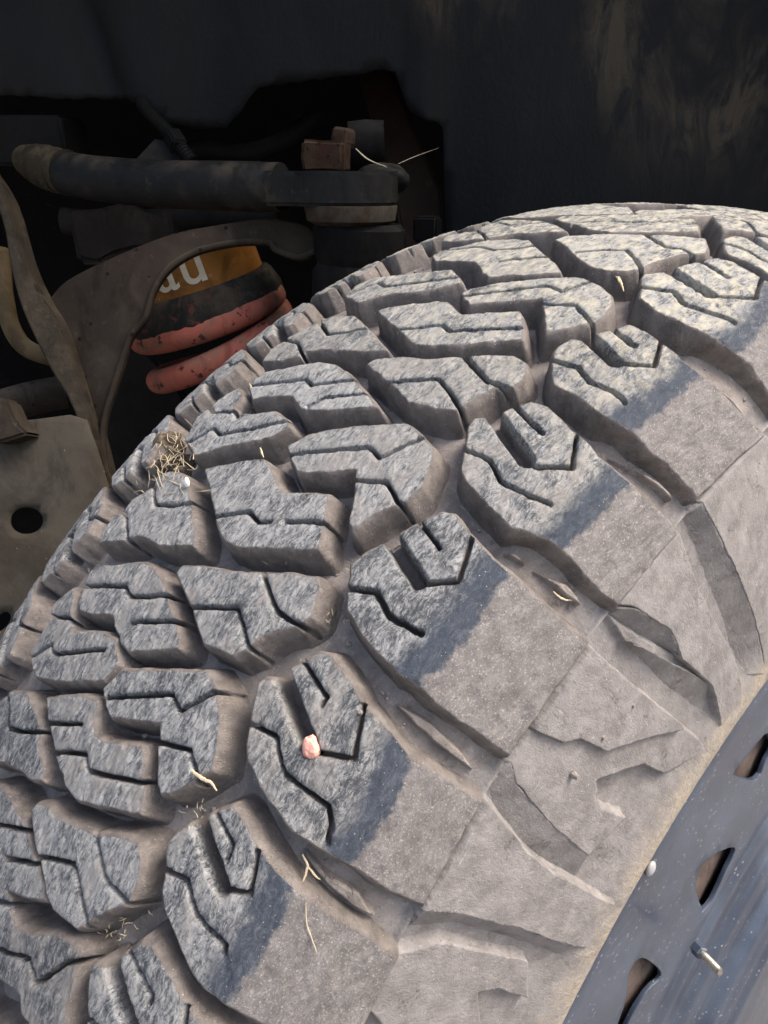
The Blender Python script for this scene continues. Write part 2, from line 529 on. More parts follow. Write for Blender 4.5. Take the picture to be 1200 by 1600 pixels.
BLOCKS = {
    '2b': (2, [(137.5, 10.5), (136.33, 13.9), (135.4, 26.6), (133.93, 46.4), (134.25, 54.6), (134.78, 59.6), (135.86, 65.8), (136.59, 68.4), (137.35, 65.3), (138.37, 60.0), (138.64, 57.0), (138.44, 53.8), (137.34, 46.0), (137.2, 45.9), (136.76, 42.4), (137.5, 31.4), (138.0, 22.7), (137.93, 17.3), (137.74, 13.6)],
        [([(137.66, 14.7), (136.49, 28.8), (135.55, 40.1), (135.85, 46.5), (135.08, 50.1), (134.42, 53.4), (134.06, 56.4)], 0.55, 6), ([(137.29, 45.7), (136.62, 57.7), (137.02, 62.8), (137.35, 66.1)], 0.55, 6)]),
    '2a': (2, [(143.53, 9.0), (143.06, 10.4), (142.67, 17.9), (142.45, 26.2), (142.0, 35.1), (141.64, 42.7), (140.85, 52.0), (140.5, 59.1), (140.99, 63.2), (141.64, 65.4), (142.36, 65.5), (143.11, 61.3), (144.24, 56.1), (144.71, 53.2), (145.12, 40.9), (145.0, 36.0), (144.44, 26.1), (144.12, 18.5)],
        [([(144.42, 23.9), (143.74, 32.4), (143.17, 40.6), (143.62, 46.5), (144.01, 52.2), (144.33, 56.2)], 0.55, 6), ([(141.61, 41.4), (142.23, 50.1), (142.5, 55.1), (142.46, 59.7), (142.49, 65.6), (142.23, 68.5)], 0.55, 6)]),
    '2z': (2, [(148.75, 9.3), (147.42, 25.8), (146.46, 38.5), (145.73, 46.3), (145.24, 53.0), (145.22, 58.4), (145.62, 59.1), (146.27, 61.3), (146.99, 62.1), (148.15, 65.1), (149.03, 57.4), (149.18, 46.9), (148.72, 42.8), (149.27, 32.0), (149.98, 20.1)],
        [([(148.94, 20.9), (147.46, 39.9), (147.78, 47.1), (146.99, 50.8), (146.05, 54.5), (145.45, 59.8)], 0.55, 6)]),
    '2c': (2, [(131.69, 8.2), (131.32, 8.5), (130.76, 16.9), (130.52, 21.9), (130.24, 30.1), (129.47, 41.5), (128.73, 53.5), (128.39, 59.3), (128.59, 62.8), (129.32, 65.6), (129.82, 67.1), (130.42, 65.2), (131.09, 59.7), (131.84, 56.0), (132.27, 55.2), (132.82, 52.1), (133.03, 45.4), (133.21, 39.0), (132.88, 32.6), (132.48, 25.8), (132.05, 16.1), (131.81, 10.5)],
        [([(132.52, 24.1), (131.71, 34.9), (131.26, 41.9), (131.76, 49.0), (132.18, 54.5), (132.27, 59.0)], 0.55, 6), ([(129.43, 40.8), (129.98, 48.6), (130.43, 55.8), (130.35, 63.3), (130.27, 67.6)], 0.55, 6)]),
    '2d': (2, [(124.01, 10.5), (122.85, 15.6), (121.46, 31.8), (120.4, 46.3), (120.57, 53.3), (121.01, 62.3), (121.5, 65.1), (122.19, 67.3), (122.82, 68.9), (123.85, 67.4), (124.57, 63.9), (125.37, 60.9), (125.97, 59.2), (125.79, 57.0), (124.9, 51.9), (124.02, 47.1), (123.57, 44.4), (124.23, 36.1), (124.97, 23.9), (124.55, 17.1)],
        [([(124.37, 14.1), (123.49, 26.2), (122.57, 38.4), (122.31, 41.6), (122.54, 48.2), (121.65, 51.8), (120.65, 56.6)], 0.5, 6), ([(124.06, 46.4), (123.7, 52.5), (123.41, 56.7), (123.66, 61.5), (123.93, 65.2), (123.98, 69.2)], 0.55, 6)]),
    '2e': (2, [(118.15, 8.6), (117.64, 9.7), (116.99, 19.8), (116.68, 30.0), (115.91, 40.5), (115.26, 48.3), (114.63, 57.9), (114.77, 64.4), (115.23, 67.4), (115.85, 68.9), (116.48, 67.9), (116.8, 63.1), (117.68, 60.9), (118.42, 59.3), (118.79, 58.1), (119.05, 53.4), (119.22, 46.5), (119.38, 40.4), (118.78, 26.1)],
        [([(118.8, 24.6), (118.13, 34.6), (117.57, 42.0), (117.91, 49.0), (118.39, 55.6), (118.78, 61.1)], 0.55, 6), ([(115.68, 41.7), (116.22, 50.6), (116.59, 57.8), (116.58, 64.5), (116.53, 69.4)], 0.8, 6)]),
    '2f': (2, [(111.18, 11.0), (110.59, 11.8), (109.57, 20.3), (108.47, 32.8), (107.59, 43.0), (107.32, 48.1), (107.62, 57.5), (108.13, 64.9), (108.86, 68.7), (109.79, 70.6), (110.71, 69.7), (111.62, 64.8), (112.46, 59.2), (111.62, 53.9), (110.45, 46.9), (110.11, 44.2), (111.12, 33.2), (111.99, 21.1), (111.66, 14.7)],
        [([(111.51, 11.9), (110.18, 27.4), (108.9, 39.9), (108.93, 42.3), (109.06, 47.4), (107.73, 51.0), (107.04, 54.5)], 0.6, 6), ([(110.49, 46.3), (110.17, 52.1), (109.82, 57.9), (110.41, 65.1), (110.8, 71.1)], 0.55, 6)]),
    '2g': (2, [(103.49, 12.8), (102.91, 13.8), (101.89, 23.9), (100.58, 43.2), (99.56, 54.8), (99.03, 63.4), (100.2, 69.6), (101.11, 72.2), (101.7, 68.4), (102.36, 65.7), (103.64, 63.2), (105.0, 62.2), (105.6, 58.5), (106.15, 52.1), (106.14, 44.8), (105.34, 33.7)],
        [([(104.85, 31.1), (103.87, 39.7), (103.21, 46.1), (104.01, 54.3), (104.74, 60.0), (105.29, 64.0)], 0.55, 6), ([(100.34, 41.3), (101.35, 51.2), (101.7, 57.1), (101.36, 62.7), (101.76, 70.1)], 0.8, 6)]),
    '2h': (2, [(95.65, 13.9), (94.67, 12.1), (93.27, 22.8), (91.74, 33.0), (90.32, 43.8), (88.32, 55.4), (92.85, 72.2), (95.02, 76.4), (95.0, 71.5), (95.74, 66.4), (96.65, 62.2), (95.27, 54.3), (93.62, 44.7), (94.85, 41.4), (96.09, 35.1), (97.14, 23.8)],
        [([(93.06, 56.4), (93.52, 61.6), (94.49, 67.7), (95.28, 72.8)], 0.55, 6)]),
    '3a': (3, [(139.97, -16.6), (139.26, -8.0), (138.39, 3.6), (138.08, 11.2), (138.34, 13.9), (138.67, 14.6), (139.0, 20.2), (138.9, 25.2), (138.4, 32.8), (137.92, 40.8), (138.21, 45.0), (138.73, 47.2), (138.81, 49.5), (139.24, 51.8), (139.75, 53.8), (140.3, 46.1), (140.89, 36.8), (141.47, 27.3), (141.56, 19.4), (141.37, 12.8), (141.03, 6.4), (140.77, -1.1), (140.53, -5.4), (140.47, -8.7), (140.2, -12.9)],
        [([(140.65, -8.2), (139.95, 1.4), (139.29, 10.2)], 0.55, 6), ([(141.14, 4.6), (140.47, 12.7), (139.97, 19.6), (140.29, 25.6), (139.62, 36.8), (139.0, 46.5), (138.62, 50.8)], 0.55, 6)]),
    '3b': (3, [(135.0, -39.5), (134.38, -40.5), (133.69, -34.7), (132.75, -19.9), (132.3, -12.0), (132.16, -4.1), (132.25, 1.9), (132.43, 7.4), (132.7, 11.2), (133.02, 16.6), (133.34, 22.7), (133.7, 29.0), (134.04, 30.9), (134.84, 21.4), (135.59, 11.4), (135.61, 5.2), (135.39, 1.0), (135.33, -3.2), (135.06, -8.3), (135.65, -19.1), (136.1, -29.3), (135.88, -33.4), (135.32, -36.7)],
        [([(135.21, -39.4), (134.33, -24.2), (133.65, -12.9), (133.88, -6.8), (133.38, 1.2), (132.8, 8.7), (132.64, 12.9)], 0.55, 6), ([(134.69, 4.0), (134.42, 5.6), (133.89, 13.6), (133.33, 21.1), (133.17, 25.3)], 0.55, 6)]),
    '3c': (3, [(126.94, -19.0), (125.97, -7.0), (125.13, 4.8), (125.2, 10.6), (125.64, 17.3), (126.09, 25.4), (125.41, 36.9), (125.14, 42.1), (125.32, 44.3), (125.88, 46.8), (126.27, 48.8), (126.87, 51.5), (127.43, 54.4), (127.91, 47.6), (128.6, 36.3), (129.19, 25.9), (129.33, 19.4), (129.13, 13.9), (128.69, 7.1), (128.06, -2.4), (127.48, -10.7)],
        [([(128.71, 5.1), (128.11, 12.4), (127.62, 18.5), (127.83, 25.6), (127.49, 30.1)], 0.55, 6), ([(127.17, 35.4), (126.68, 42.4), (126.31, 49.8), (126.39, 53.4)], 0.55, 6)]),
    '3d': (3, [(121.68, -39.3), (120.94, -42.0), (120.41, -39.6), (119.64, -27.1), (118.87, -13.9), (118.7, -5.4), (118.96, 3.2), (119.52, 16.1), (119.99, 26.7), (120.31, 32.4), (121.04, 20.9), (121.6, 11.8), (121.92, 3.7), (121.9, 0.1), (121.7, -3.3), (121.4, -9.3), (121.79, -18.0), (122.37, -29.8)],
        [([(121.63, -41.2), (120.93, -26.4), (120.18, -11.7), (120.41, -6.0), (119.89, 2.2), (119.27, 11.4)], 0.55, 6), ([(121.68, 2.6), (120.96, 5.4), (120.49, 12.0), (119.69, 23.6)], 0.45, 6)]),
    '3e': (3, [(114.01, -18.1), (113.36, -9.6), (112.29, 5.0), (112.25, 10.9), (112.7, 18.4), (112.94, 23.7), (112.31, 32.8), (111.62, 42.3), (111.97, 46.5), (112.83, 52.0), (113.49, 55.1), (114.35, 45.5), (115.2, 35.9), (115.82, 25.7), (115.99, 19.4), (115.45, 8.4), (114.83, -3.9)],
        [([(115.22, 4.7), (114.11, 20.5), (114.41, 26.7), (113.83, 34.7), (112.76, 49.7)], 0.55, 6)]),
    '3f': (3, [(107.26, -35.2), (106.43, -38.3), (105.63, -30.3), (104.58, -22.4), (103.93, -7.5), (104.01, 2.0), (104.88, 10.8), (105.94, 22.8), (106.66, 31.7), (107.4, 37.8), (108.05, 30.4), (108.6, 21.6), (109.29, 12.6), (108.71, 5.3), (107.68, -6.1), (107.86, -14.4), (108.01, -27.4)],
        [([(106.75, -40.3), (105.6, -20.4), (105.64, -12.4), (105.93, -6.7), (105.33, 1.3), (104.63, 10.1)], 0.6, 6), ([(107.34, 6.0), (106.82, 10.6), (105.87, 23.2)], 0.55, 6)]),
    '3g': (3, [(99.18, -12.4), (98.13, -14.1), (97.14, -1.1), (96.58, 17.8), (96.22, 32.5), (95.57, 43.8), (96.74, 50.6), (98.08, 57.2), (99.92, 41.6), (101.14, 28.0), (101.12, 18.2), (100.36, 5.6)],
        [([(100.1, 3.2), (98.79, 16.1), (98.38, 26.4), (97.33, 37.5), (96.41, 48.9)], 0.55, 6)]),
    '3h': (3, [(97.41, -57.3), (96.2, -53.3), (92.63, -54.7), (91.44, -48.3), (94.32, 4.4), (95.98, 14.5), (96.81, 17.2), (97.92, -1.5), (98.42, -17.3), (98.96, -33.8)],
        []),
    '4a': (4, [(144.01, -51.3), (142.64, -50.1), (141.58, -44.2), (140.73, -31.3), (140.75, -18.0), (141.08, -8.3), (141.44, -6.6), (141.94, 4.0), (142.33, 7.7), (142.9, -1.0), (143.27, -13.2), (143.85, -22.8), (144.81, -35.1)],
        [([(141.77, -46.9), (142.61, -30.3), (142.14, -21.9), (141.0, -6.7)], 0.55, 6)]),
    '4z': (4, [(145.38, -28.5), (144.33, -12.1), (144.2, -0.4), (144.13, 5.7), (144.27, 11.9), (144.49, 18.4), (144.62, 25.0), (144.88, 32.1), (145.25, 35.7), (145.92, 28.2), (146.98, 13.0), (147.72, 0.9)],
        [([(146.23, -14.1), (144.81, 4.6), (144.18, 13.3)], 0.55, 6), ([(146.67, -0.7), (145.14, 18.7), (144.74, 24.1), (144.36, 25.4)], 0.55, 6)]),
    '4b': (4, [(137.43, -49.0), (136.92, -51.7), (136.15, -48.3), (135.57, -44.8), (135.86, -37.9), (136.55, -33.8), (136.77, -28.5), (137.0, -26.2), (135.88, -7.0), (135.62, 1.4), (135.98, 5.8), (136.32, 11.3), (137.31, 8.6), (138.26, -3.8), (139.19, -17.5), (139.89, -31.3), (139.75, -39.9), (139.54, -46.5), (138.61, -46.6), (137.78, -46.7)],
        [([(137.6, -49.9), (136.74, -34.0), (136.74, -28.0)], 0.55, 6), ([(139.77, -45.1), (138.24, -34.0), (138.41, -30.3), (138.35, -27.0), (137.36, -14.4), (136.31, -0.8)], 0.55, 6)]),
    '4c': (4, [(133.14, -50.5), (132.32, -53.9), (131.4, -53.3), (130.86, -49.2), (130.26, -50.2), (129.14, -43.7), (128.62, -47.3), (127.94, -40.9), (127.72, -31.0), (128.14, -20.4), (128.65, -12.1), (129.3, -4.1), (129.88, 4.1), (130.31, 6.0), (130.74, -1.4), (131.18, -10.8), (131.33, -18.9), (131.5, -25.9), (132.0, -31.0), (132.54, -39.9)],
        [([(128.67, -48.5), (129.79, -31.7), (129.28, -19.8), (128.58, -10.4)], 0.55, 6), ([(131.1, -60.7), (131.11, -45.3), (131.94, -32.7), (132.03, -25.7)], 0.55, 6)]),
    '4d': (4, [(125.99, -48.9), (124.53, -55.5), (123.64, -52.9), (122.47, -50.6), (121.84, -46.0), (122.39, -36.9), (123.13, -36.3), (123.61, -30.3), (123.09, -20.5), (122.56, -10.5), (122.71, -2.6), (123.09, 3.9), (124.03, -1.1), (124.79, -9.4), (125.41, -18.7), (126.62, -32.3), (126.29, -41.8)],
        [([(123.67, -54.1), (123.93, -46.8), (123.4, -33.9), (123.71, -27.9)], 0.55, 6), ([(126.28, -46.0), (124.76, -36.1), (124.97, -28.7), (123.95, -14.2), (122.77, 0.0)], 0.55, 6)]),
    '4e': (4, [(119.64, -51.5), (118.56, -55.6), (117.76, -53.1), (117.36, -53.2), (115.8, -45.1), (115.38, -45.4), (114.93, -36.1), (114.75, -27.4), (115.39, -14.4), (116.26, 0.6), (116.85, 10.8), (117.3, 3.2), (117.63, -7.9), (117.79, -17.0), (118.33, -29.1), (118.75, -28.6), (119.32, -37.9)],
        [([(115.63, -45.5), (116.68, -28.8), (116.24, -19.9), (115.6, -10.6)], 0.55, 6), ([(117.61, -54.0), (117.64, -43.5), (118.67, -28.2), (118.86, -24.6)], 0.55, 6)]),
    '4f': (4, [(112.88, -51.3), (111.5, -55.8), (110.49, -52.1), (110.14, -42.0), (109.87, -31.1), (109.44, -20.6), (109.01, -9.3), (109.59, -2.5), (110.3, 5.4), (111.18, -2.1), (111.84, -11.2), (112.38, -23.4), (112.96, -30.4), (113.56, -35.2)],
        [([(112.59, -50.3), (111.09, -42.4), (111.57, -31.7), (110.87, -18.6), (109.66, 0.1)], 0.55, 6)]),
    '4g': (4, [(104.18, -52.1), (102.28, -61.8), (102.0, -45.5), (101.1, -47.5), (98.49, -49.6), (99.91, -14.2), (100.77, -1.0), (101.79, 9.2), (102.5, -2.6), (102.89, -14.1), (103.95, -22.7), (104.36, -36.3)],
        [([(101.05, -53.4), (103.07, -31.7), (104.56, -18.7)], 0.55, 6), ([(99.53, -45.5), (100.73, -30.9), (100.0, -10.0)], 0.55, 6)]),
    'B': (1, [(140.41, 70.6), (140.16, 68.8), (139.65, 66.9), (139.17, 68.3), (138.7, 70.2), (138.1, 73.2), (137.65, 75.8), (137.05, 79.1), (137.1, 83.2), (137.4, 89.3), (137.64, 95.5), (137.82, 101.1), (137.95, 105.2), (138.37, 118.5), (138.64, 132.6), (139.18, 146.4), (141.03, 146.6), (143.42, 146.4), (144.92, 145.2), (143.77, 130.8), (143.17, 118.9), (142.81, 108.5), (142.72, 102.4), (142.75, 97.7), (142.43, 90.8), (142.04, 84.6), (141.65, 77.3), (141.17, 72.9)],
        [([(140.56, 69.6), (140.21, 78.8), (140.92, 85.8), (141.01, 97.4), (141.24, 98.0)], 0.55, 6), ([(138.2, 70.2), (139.56, 88.2)], 2.0, 8), ([(139.6, 88.4), (139.06, 96.4), (137.76, 92.6)], 0.6, 4), ([(137.63, 74.9), (138.12, 85.2), (138.73, 85.9)], 0.45, 5)]),
    'C': (1, [(134.1, 69.1), (133.01, 64.4), (132.73, 65.4), (132.52, 68.5), (131.91, 71.0), (131.33, 72.9), (130.7, 75.5), (130.52, 79.0), (130.63, 83.8), (130.97, 91.2), (131.3, 96.7), (131.5, 105.9), (131.86, 115.6), (131.85, 129.1), (131.8, 144.2), (136.8, 145.1), (136.72, 129.5), (136.45, 118.3), (136.43, 108.9), (136.43, 97.7), (136.09, 87.3), (135.52, 76.0), (135.03, 72.8), (134.68, 71.4)],
        [([(134.45, 68.0), (134.16, 78.9), (135.02, 87.4), (134.97, 102.9), (135.44, 106.2), (136.1, 108.0)], 0.55, 6), ([(132.04, 67.3), (133.7, 89.4)], 2.0, 8), ([(133.81, 90.0), (133.06, 101.7), (131.31, 95.7)], 0.6, 4), ([(131.3, 71.7), (131.88, 85.7), (132.22, 85.8)], 0.45, 5)]),
    'D': (1, [(128.03, 70.3), (127.56, 68.6), (127.18, 66.4), (126.46, 68.0), (125.91, 70.3), (125.03, 73.1), (124.13, 75.6), (123.29, 79.3), (123.12, 83.2), (123.49, 91.7), (123.8, 100.9), (123.8, 106.9), (123.66, 119.9), (123.46, 134.4), (123.3, 144.6), (129.62, 143.7), (129.6, 126.9), (129.68, 115.7), (129.65, 105.0), (129.63, 99.9), (129.53, 92.8), (129.19, 83.4), (128.74, 74.5), (128.34, 71.9)],
        [([(128.16, 68.7), (127.56, 78.8), (128.05, 87.0), (127.96, 92.1), (127.87, 97.7)], 0.7, 6), ([(125.21, 68.0), (126.24, 87.1)], 2.0, 8), ([(126.38, 87.9), (125.35, 97.1), (123.66, 92.4)], 0.6, 4), ([(124.13, 74.8), (124.66, 86.4)], 0.45, 5)]),
    'E': (1, [(120.35, 70.7), (120.11, 69.7), (119.33, 66.4), (118.8, 66.1), (118.45, 68.8), (117.96, 71.4), (117.3, 73.8), (116.68, 76.7), (116.5, 82.0), (116.72, 88.0), (116.96, 95.2), (117.16, 105.6), (116.83, 116.0), (116.45, 127.8), (115.89, 141.3), (115.78, 145.8), (120.96, 145.2), (121.31, 135.3), (121.41, 122.5), (121.6, 111.8), (122.3, 99.5), (122.08, 89.8), (121.64, 78.4), (121.27, 74.8)],
        [([(120.39, 68.8), (120.21, 80.1), (120.81, 87.6), (120.73, 96.5), (120.4, 104.3)], 0.55, 6), ([(118.07, 68.6), (119.36, 89.2)], 2.0, 8), ([(119.44, 90.4), (119.39, 93.6), (118.49, 102.0), (117.14, 96.4)], 0.6, 4), ([(117.2, 72.5), (117.83, 87.1)], 0.7, 5)]),
    'F': (1, [(114.19, 71.5), (113.46, 68.3), (113.07, 67.6), (112.27, 68.8), (112.07, 72.2), (111.28, 74.6), (110.4, 77.7), (109.76, 79.9), (109.66, 85.3), (109.91, 93.3), (110.11, 102.4), (109.93, 106.1), (109.39, 114.6), (108.24, 131.7), (106.97, 145.4), (113.6, 143.2), (114.31, 127.1), (114.91, 117.7), (115.04, 109.3), (115.24, 104.5), (115.47, 98.2), (115.35, 90.1), (115.26, 78.1), (114.81, 74.4)],
        [([(114.02, 69.3), (113.73, 79.6), (114.19, 86.7), (114.06, 95.3), (114.16, 99.7)], 0.8, 6), ([(111.62, 71.9), (112.45, 87.1)], 2.0, 8), ([(112.51, 88.1), (112.12, 91.8), (111.41, 97.9), (109.9, 93.0)], 0.6, 4), ([(110.5, 76.1), (110.94, 87.2)], 1.0, 5)]),
    'G': (1, [(106.65, 69.9), (105.95, 66.3), (105.43, 65.2), (104.62, 69.0), (103.47, 70.9), (102.12, 74.1), (101.07, 76.0), (100.72, 82.2), (100.97, 90.5), (101.03, 96.0), (100.82, 108.7), (99.11, 123.6), (97.15, 136.6), (95.66, 144.0), (104.52, 146.4), (105.58, 132.2), (105.91, 126.3), (106.2, 119.7), (106.95, 112.0), (107.47, 106.2), (108.0, 94.1), (108.01, 82.4), (107.53, 73.3)],
        [([(106.6, 68.9), (105.86, 79.6), (106.56, 87.7), (106.21, 95.4), (105.54, 104.4)], 0.9, 6), ([(104.02, 68.2), (104.8, 89.3)], 2.0, 8), ([(104.86, 90.1), (104.43, 94.1), (102.94, 101.6), (100.78, 95.6)], 0.6, 4), ([(102.01, 72.5), (102.48, 87.5)], 1.0, 5)]),
}
def wear_from(points):
    """rubbed edge of a shoulder block as a line in (deg, mm)"""
    p = np.array(points, float)
    o = np.argsort(p[:, 0])
    def f(th, s):
        return np.interp(np.degrees(th), p[o, 0], p[o, 1]) / 1000. - s
    return f

WEARLINES = {'B': [(137.78, 104.43), (138.74, 107.22), (139.85, 108.0), (141.04, 107.13), (142.52, 105.74)], 'C': [(131.76, 114.41), (132.86, 117.36), (134.28, 118.88), (135.55, 118.4), (136.46, 116.86)], 'D': [(123.78, 107.58), (124.73, 108.03), (126.45, 108.46), (128.05, 107.82), (129.3, 105.88)], 'E': [(116.5, 119.95), (117.84, 117.91), (119.13, 118.37), (120.48, 117.72), (121.45, 115.65)], 'F': [(109.97, 110.34), (110.98, 111.61), (112.25, 110.91), (113.72, 110.09), (115.08, 107.23)], 'G': [(101.25, 107.62), (103.25, 110.95), (104.6, 113.55), (105.99, 114.27), (106.81, 113.27)]}

def shift(pts, dth):
    return [(a + dth, b) for a, b in pts]

def mirror(pts, c):
    return [(2 * c - a, -b) for a, b in pts]

def make_block(name, row, outline, sipes, wl=None, cell=.00042, label=None):
    th0 = np.radians(np.array(outline)[:, 0].mean())
    seed = int(abs(th0) * 997) + row * 131
    random.seed(seed)
    f = block_height(sipes, th0, seed=seed, wall=.0030 if row in (1, 5) else .0034, drop=random.uniform(-.0004, .0002))
    o = grid_part(name, outline, M_RUB, tyre, f, cell, .0066, wear_line=wl, snap=(.0, -.0030 if row in (1, 5) else -.0034))
    if label:
        o['label'] = label
    return o

for key, (row, outl, sip) in BLOCKS.items():
    if row == 1:
        make_block('shoulder_block', 1, outl, sip, wear_from(WEARLINES[key]), .00040)
    else:
        far = np.array(outl)[:, 0].mean() < 116
        make_block('tread_block', row, outl, sip, None, .0005 if far else .00042)

# shoulder blocks continuing past both ends of the frame
for src, d in (('C', 12.3), ('B', 12.7), ('F', -15.2), ('G', -15.0)):
    row, outl, sip = BLOCKS[src]
    make_block('shoulder_block', 1, shift(outl, d), [(shift(p, d), w, e) for p, w, e in sip], wear_from(shift(WEARLINES[src], d)), .0005)
for src, d in (('2c', 26.4), ('2h', -13.2), ('2g', -13.4), ('3b', 13.6), ('3a', 13.0), ('3g', -13.3), ('4a', 6.9), ('4f', -20.0), ('4g', -14.0)):
    row, outl, sip = BLOCKS[src]
    make_block('tread_block', row, shift(outl, d), [(shift(p, d), w, e) for p, w, e in sip], None, .0007)

# inner shoulder: the same lugs turned end for end
INNER = [('D', 147.3, 0.0007), ('C', 140.7, 0.0005), ('D', 134.1, 0.00045), ('E', 127.8, 0.00045), ('D', 121.6, 0.00045), ('C', 115.9, 0.00045), ('E', 109.4, 0.0005), ('D', 102.4, 0.0006), ('C', 95.5, 0.0007), ('D', 88.5, 0.0009)]
for src, c, cell in INNER:
    row, outl, sip = BLOCKS[src]
    o2 = np.array(outl)
    c0 = o2[o2[:, 1] < 85][:, 0]
    cc = (c0.min() + c0.max()) / 2
    mid = (cc + c) / 2
    make_block('shoulder_block', 5, mirror(outl, mid), [(mirror(p, mid), w, e) for p, w, e in sip],
               lambda th, s: .112 + s, cell)

# ------------------------------------------------------------------ outer wall relief
SIDEP = {'PD': (0, [(123.34, 147.2), (122.77, 172.5), (121.18, 213.3), (121.5, 212.4), (126.24, 180.5), (126.75, 165.8), (127.48, 160.7), (127.94, 147.1)]), 'PL': (-1.8, [(127.97, 147.3), (127.48, 160.7), (126.75, 165.8), (126.24, 180.5), (121.5, 212.4), (121.07, 214.3), (119.83, 241.5), (124.17, 223.4), (124.83, 207.2), (127.73, 187.2), (128.82, 198.2), (128.14, 215.9), (131.38, 207.5), (131.05, 179.0), (130.36, 154.2), (129.77, 147.5)]), 'PE': (0, [(115.64, 146.3), (115.99, 161.0), (115.86, 184.2), (114.78, 213.2), (114.74, 227.8), (114.84, 239.7), (117.87, 237.7), (117.54, 214.2), (119.03, 187.1), (118.89, 171.7), (120.2, 151.4), (120.8, 145.8)]), 'BE': (-3.2, [(121.36, 147.9), (120.57, 165.0), (119.09, 186.2), (117.59, 212.7), (119.26, 193.0), (121.39, 160.2)]), 'PF': (0, [(113.41, 145.5), (112.9, 169.2), (112.65, 177.2), (111.68, 210.2), (111.2, 244.8), (104.66, 257.4), (100.01, 236.6), (104.33, 171.6), (106.88, 146.2)]), 'PC': (0, [(131.74, 147.3), (132.59, 167.9), (133.06, 183.6), (133.27, 211.3), (133.4, 239.3), (136.7, 237.0), (136.83, 225.1), (136.46, 188.0), (136.6, 161.1), (136.97, 146.2)]), 'PB': (-2.0, [(139.23, 146.8), (138.23, 161.9), (138.29, 181.9), (138.45, 207.0), (140.85, 218.6), (140.23, 198.0), (140.54, 189.0), (143.12, 202.2), (144.46, 188.7), (143.37, 165.3), (141.51, 144.6), (140.01, 145.4)])}
BARS = {'CD': [(130.68, 104.4), (130.44, 106.6), (130.39, 116.8), (130.58, 131.0), (131.0, 139.4), (131.06, 128.9), (130.84, 114.1)], 'DE': [(122.97, 104.9), (122.72, 107.3), (122.61, 116.0), (122.32, 123.0), (122.0, 126.7), (122.04, 132.7), (122.31, 138.5), (122.51, 128.4), (122.76, 115.9)], 'EF': [(116.28, 107.6), (116.1, 109.9), (115.39, 121.0), (114.86, 128.7), (114.62, 135.2), (114.86, 139.7), (115.03, 134.0), (115.66, 121.5), (116.13, 112.8)], 'BC': [(137.11, 103.4), (136.97, 107.0), (137.32, 115.5), (137.4, 126.2), (137.8, 131.6), (138.14, 137.5), (138.13, 127.3), (137.75, 115.2)]}
FACETS = {'Q2': (0, [(120.89, 146.5), (120.21, 151.6), (118.89, 171.7), (119.06, 185.9)], [(121.4, 148.2), (120.53, 164.7), (119.14, 185.3)]), 'Q1': (-1.0, [(121.39, 160.2), (119.19, 192.1), (117.59, 212.7)], [(121.39, 161.1), (120.44, 194.1), (118.16, 236.4)]), 'PLs': (-1.8, [(129.77, 147.5), (130.36, 154.2), (131.05, 179.0), (131.38, 207.5)], [(131.25, 146.7), (132.29, 161.0), (133.05, 179.8), (133.02, 214.6)]), 'V1': (0, [(113.44, 145.8), (112.9, 169.2), (112.65, 177.2), (111.68, 210.2), (111.4, 242.9)], [(114.3, 146.5), (114.25, 162.1), (114.21, 178.1), (113.74, 203.0), (113.54, 233.3)]), 'PBs': (0, [(136.99, 146.3), (136.6, 161.1), (136.46, 188.0), (136.83, 225.1)], [(138.32, 147.1), (137.48, 165.5), (137.56, 193.8), (138.01, 226.8)])}

def panel_height(level, ramp_w=.0026, seed=0):
    def f(a, s, th, d):
        base = floor_h(s)
        t = np.clip(1 + d / ramp_w, 0, 1)
        lim = sstep(.2465, .236, np.abs(s))
        tgt = np.maximum(base + .0001, base + (level - base) * lim)
        h = base - .0002 + (tgt - base + .0002) * (.25 * t + .75 * t * t * t)
        h = h + .00025 * fbm(a * 60, s * 60, seed, 3) + .00012 * fbm(a * 500, s * 500, seed + 3, 2)
        return h, np.zeros_like(h), d > -ramp_w - .0003
    return f

for k, (lv, outl) in SIDEP.items():
    grid_part('sidewall_lug', outl, M_WALL, tyre, panel_height(lv / 1000. - .0001 * (len(k) % 3), seed=sum(map(ord, k))), .0005, .0034, snap=(0, -.0026))
for k, d in (('PC', 13.4), ('PE', 34.0), ('PE', -21.0), ('PD', -27.4)):
    lv, outl = SIDEP[k]
    grid_part('sidewall_lug', shift(outl, d), M_WALL, tyre, panel_height(lv / 1000., seed=77), .0009, .003)

def facet_height(top, L1, L2, seed):
    A1 = np.array([(math.radians(t) * RREF, q / 1000.) for t, q in L1]); A2 = np.array([(math.radians(t) * RREF, q / 1000.) for t, q in L2])
    def f(a, s, th, d):
        base = floor_h(s)
        d1 = seg_dist(a, s, A1, False); d2 = seg_dist(a, s, A2, False)
        w = d2 / (d1 + d2 + 1e-7)
        h = base - .0002 + (top - base) * w * .97 + .00015 * fbm(a * 300, s * 300, seed, 2)
        h = np.where(d < -.0001, base - .0008, h)
        return h, np.zeros_like(h), d > -.0009
    return f
for k, (lv, L1, L2) in FACETS.items():
    grid_part('sidewall_bevel', list(L1) + list(L2)[::-1], M_WALL, tyre, facet_height(lv / 1000., L1, L2, 3), .0005, .002, snap=(0,))

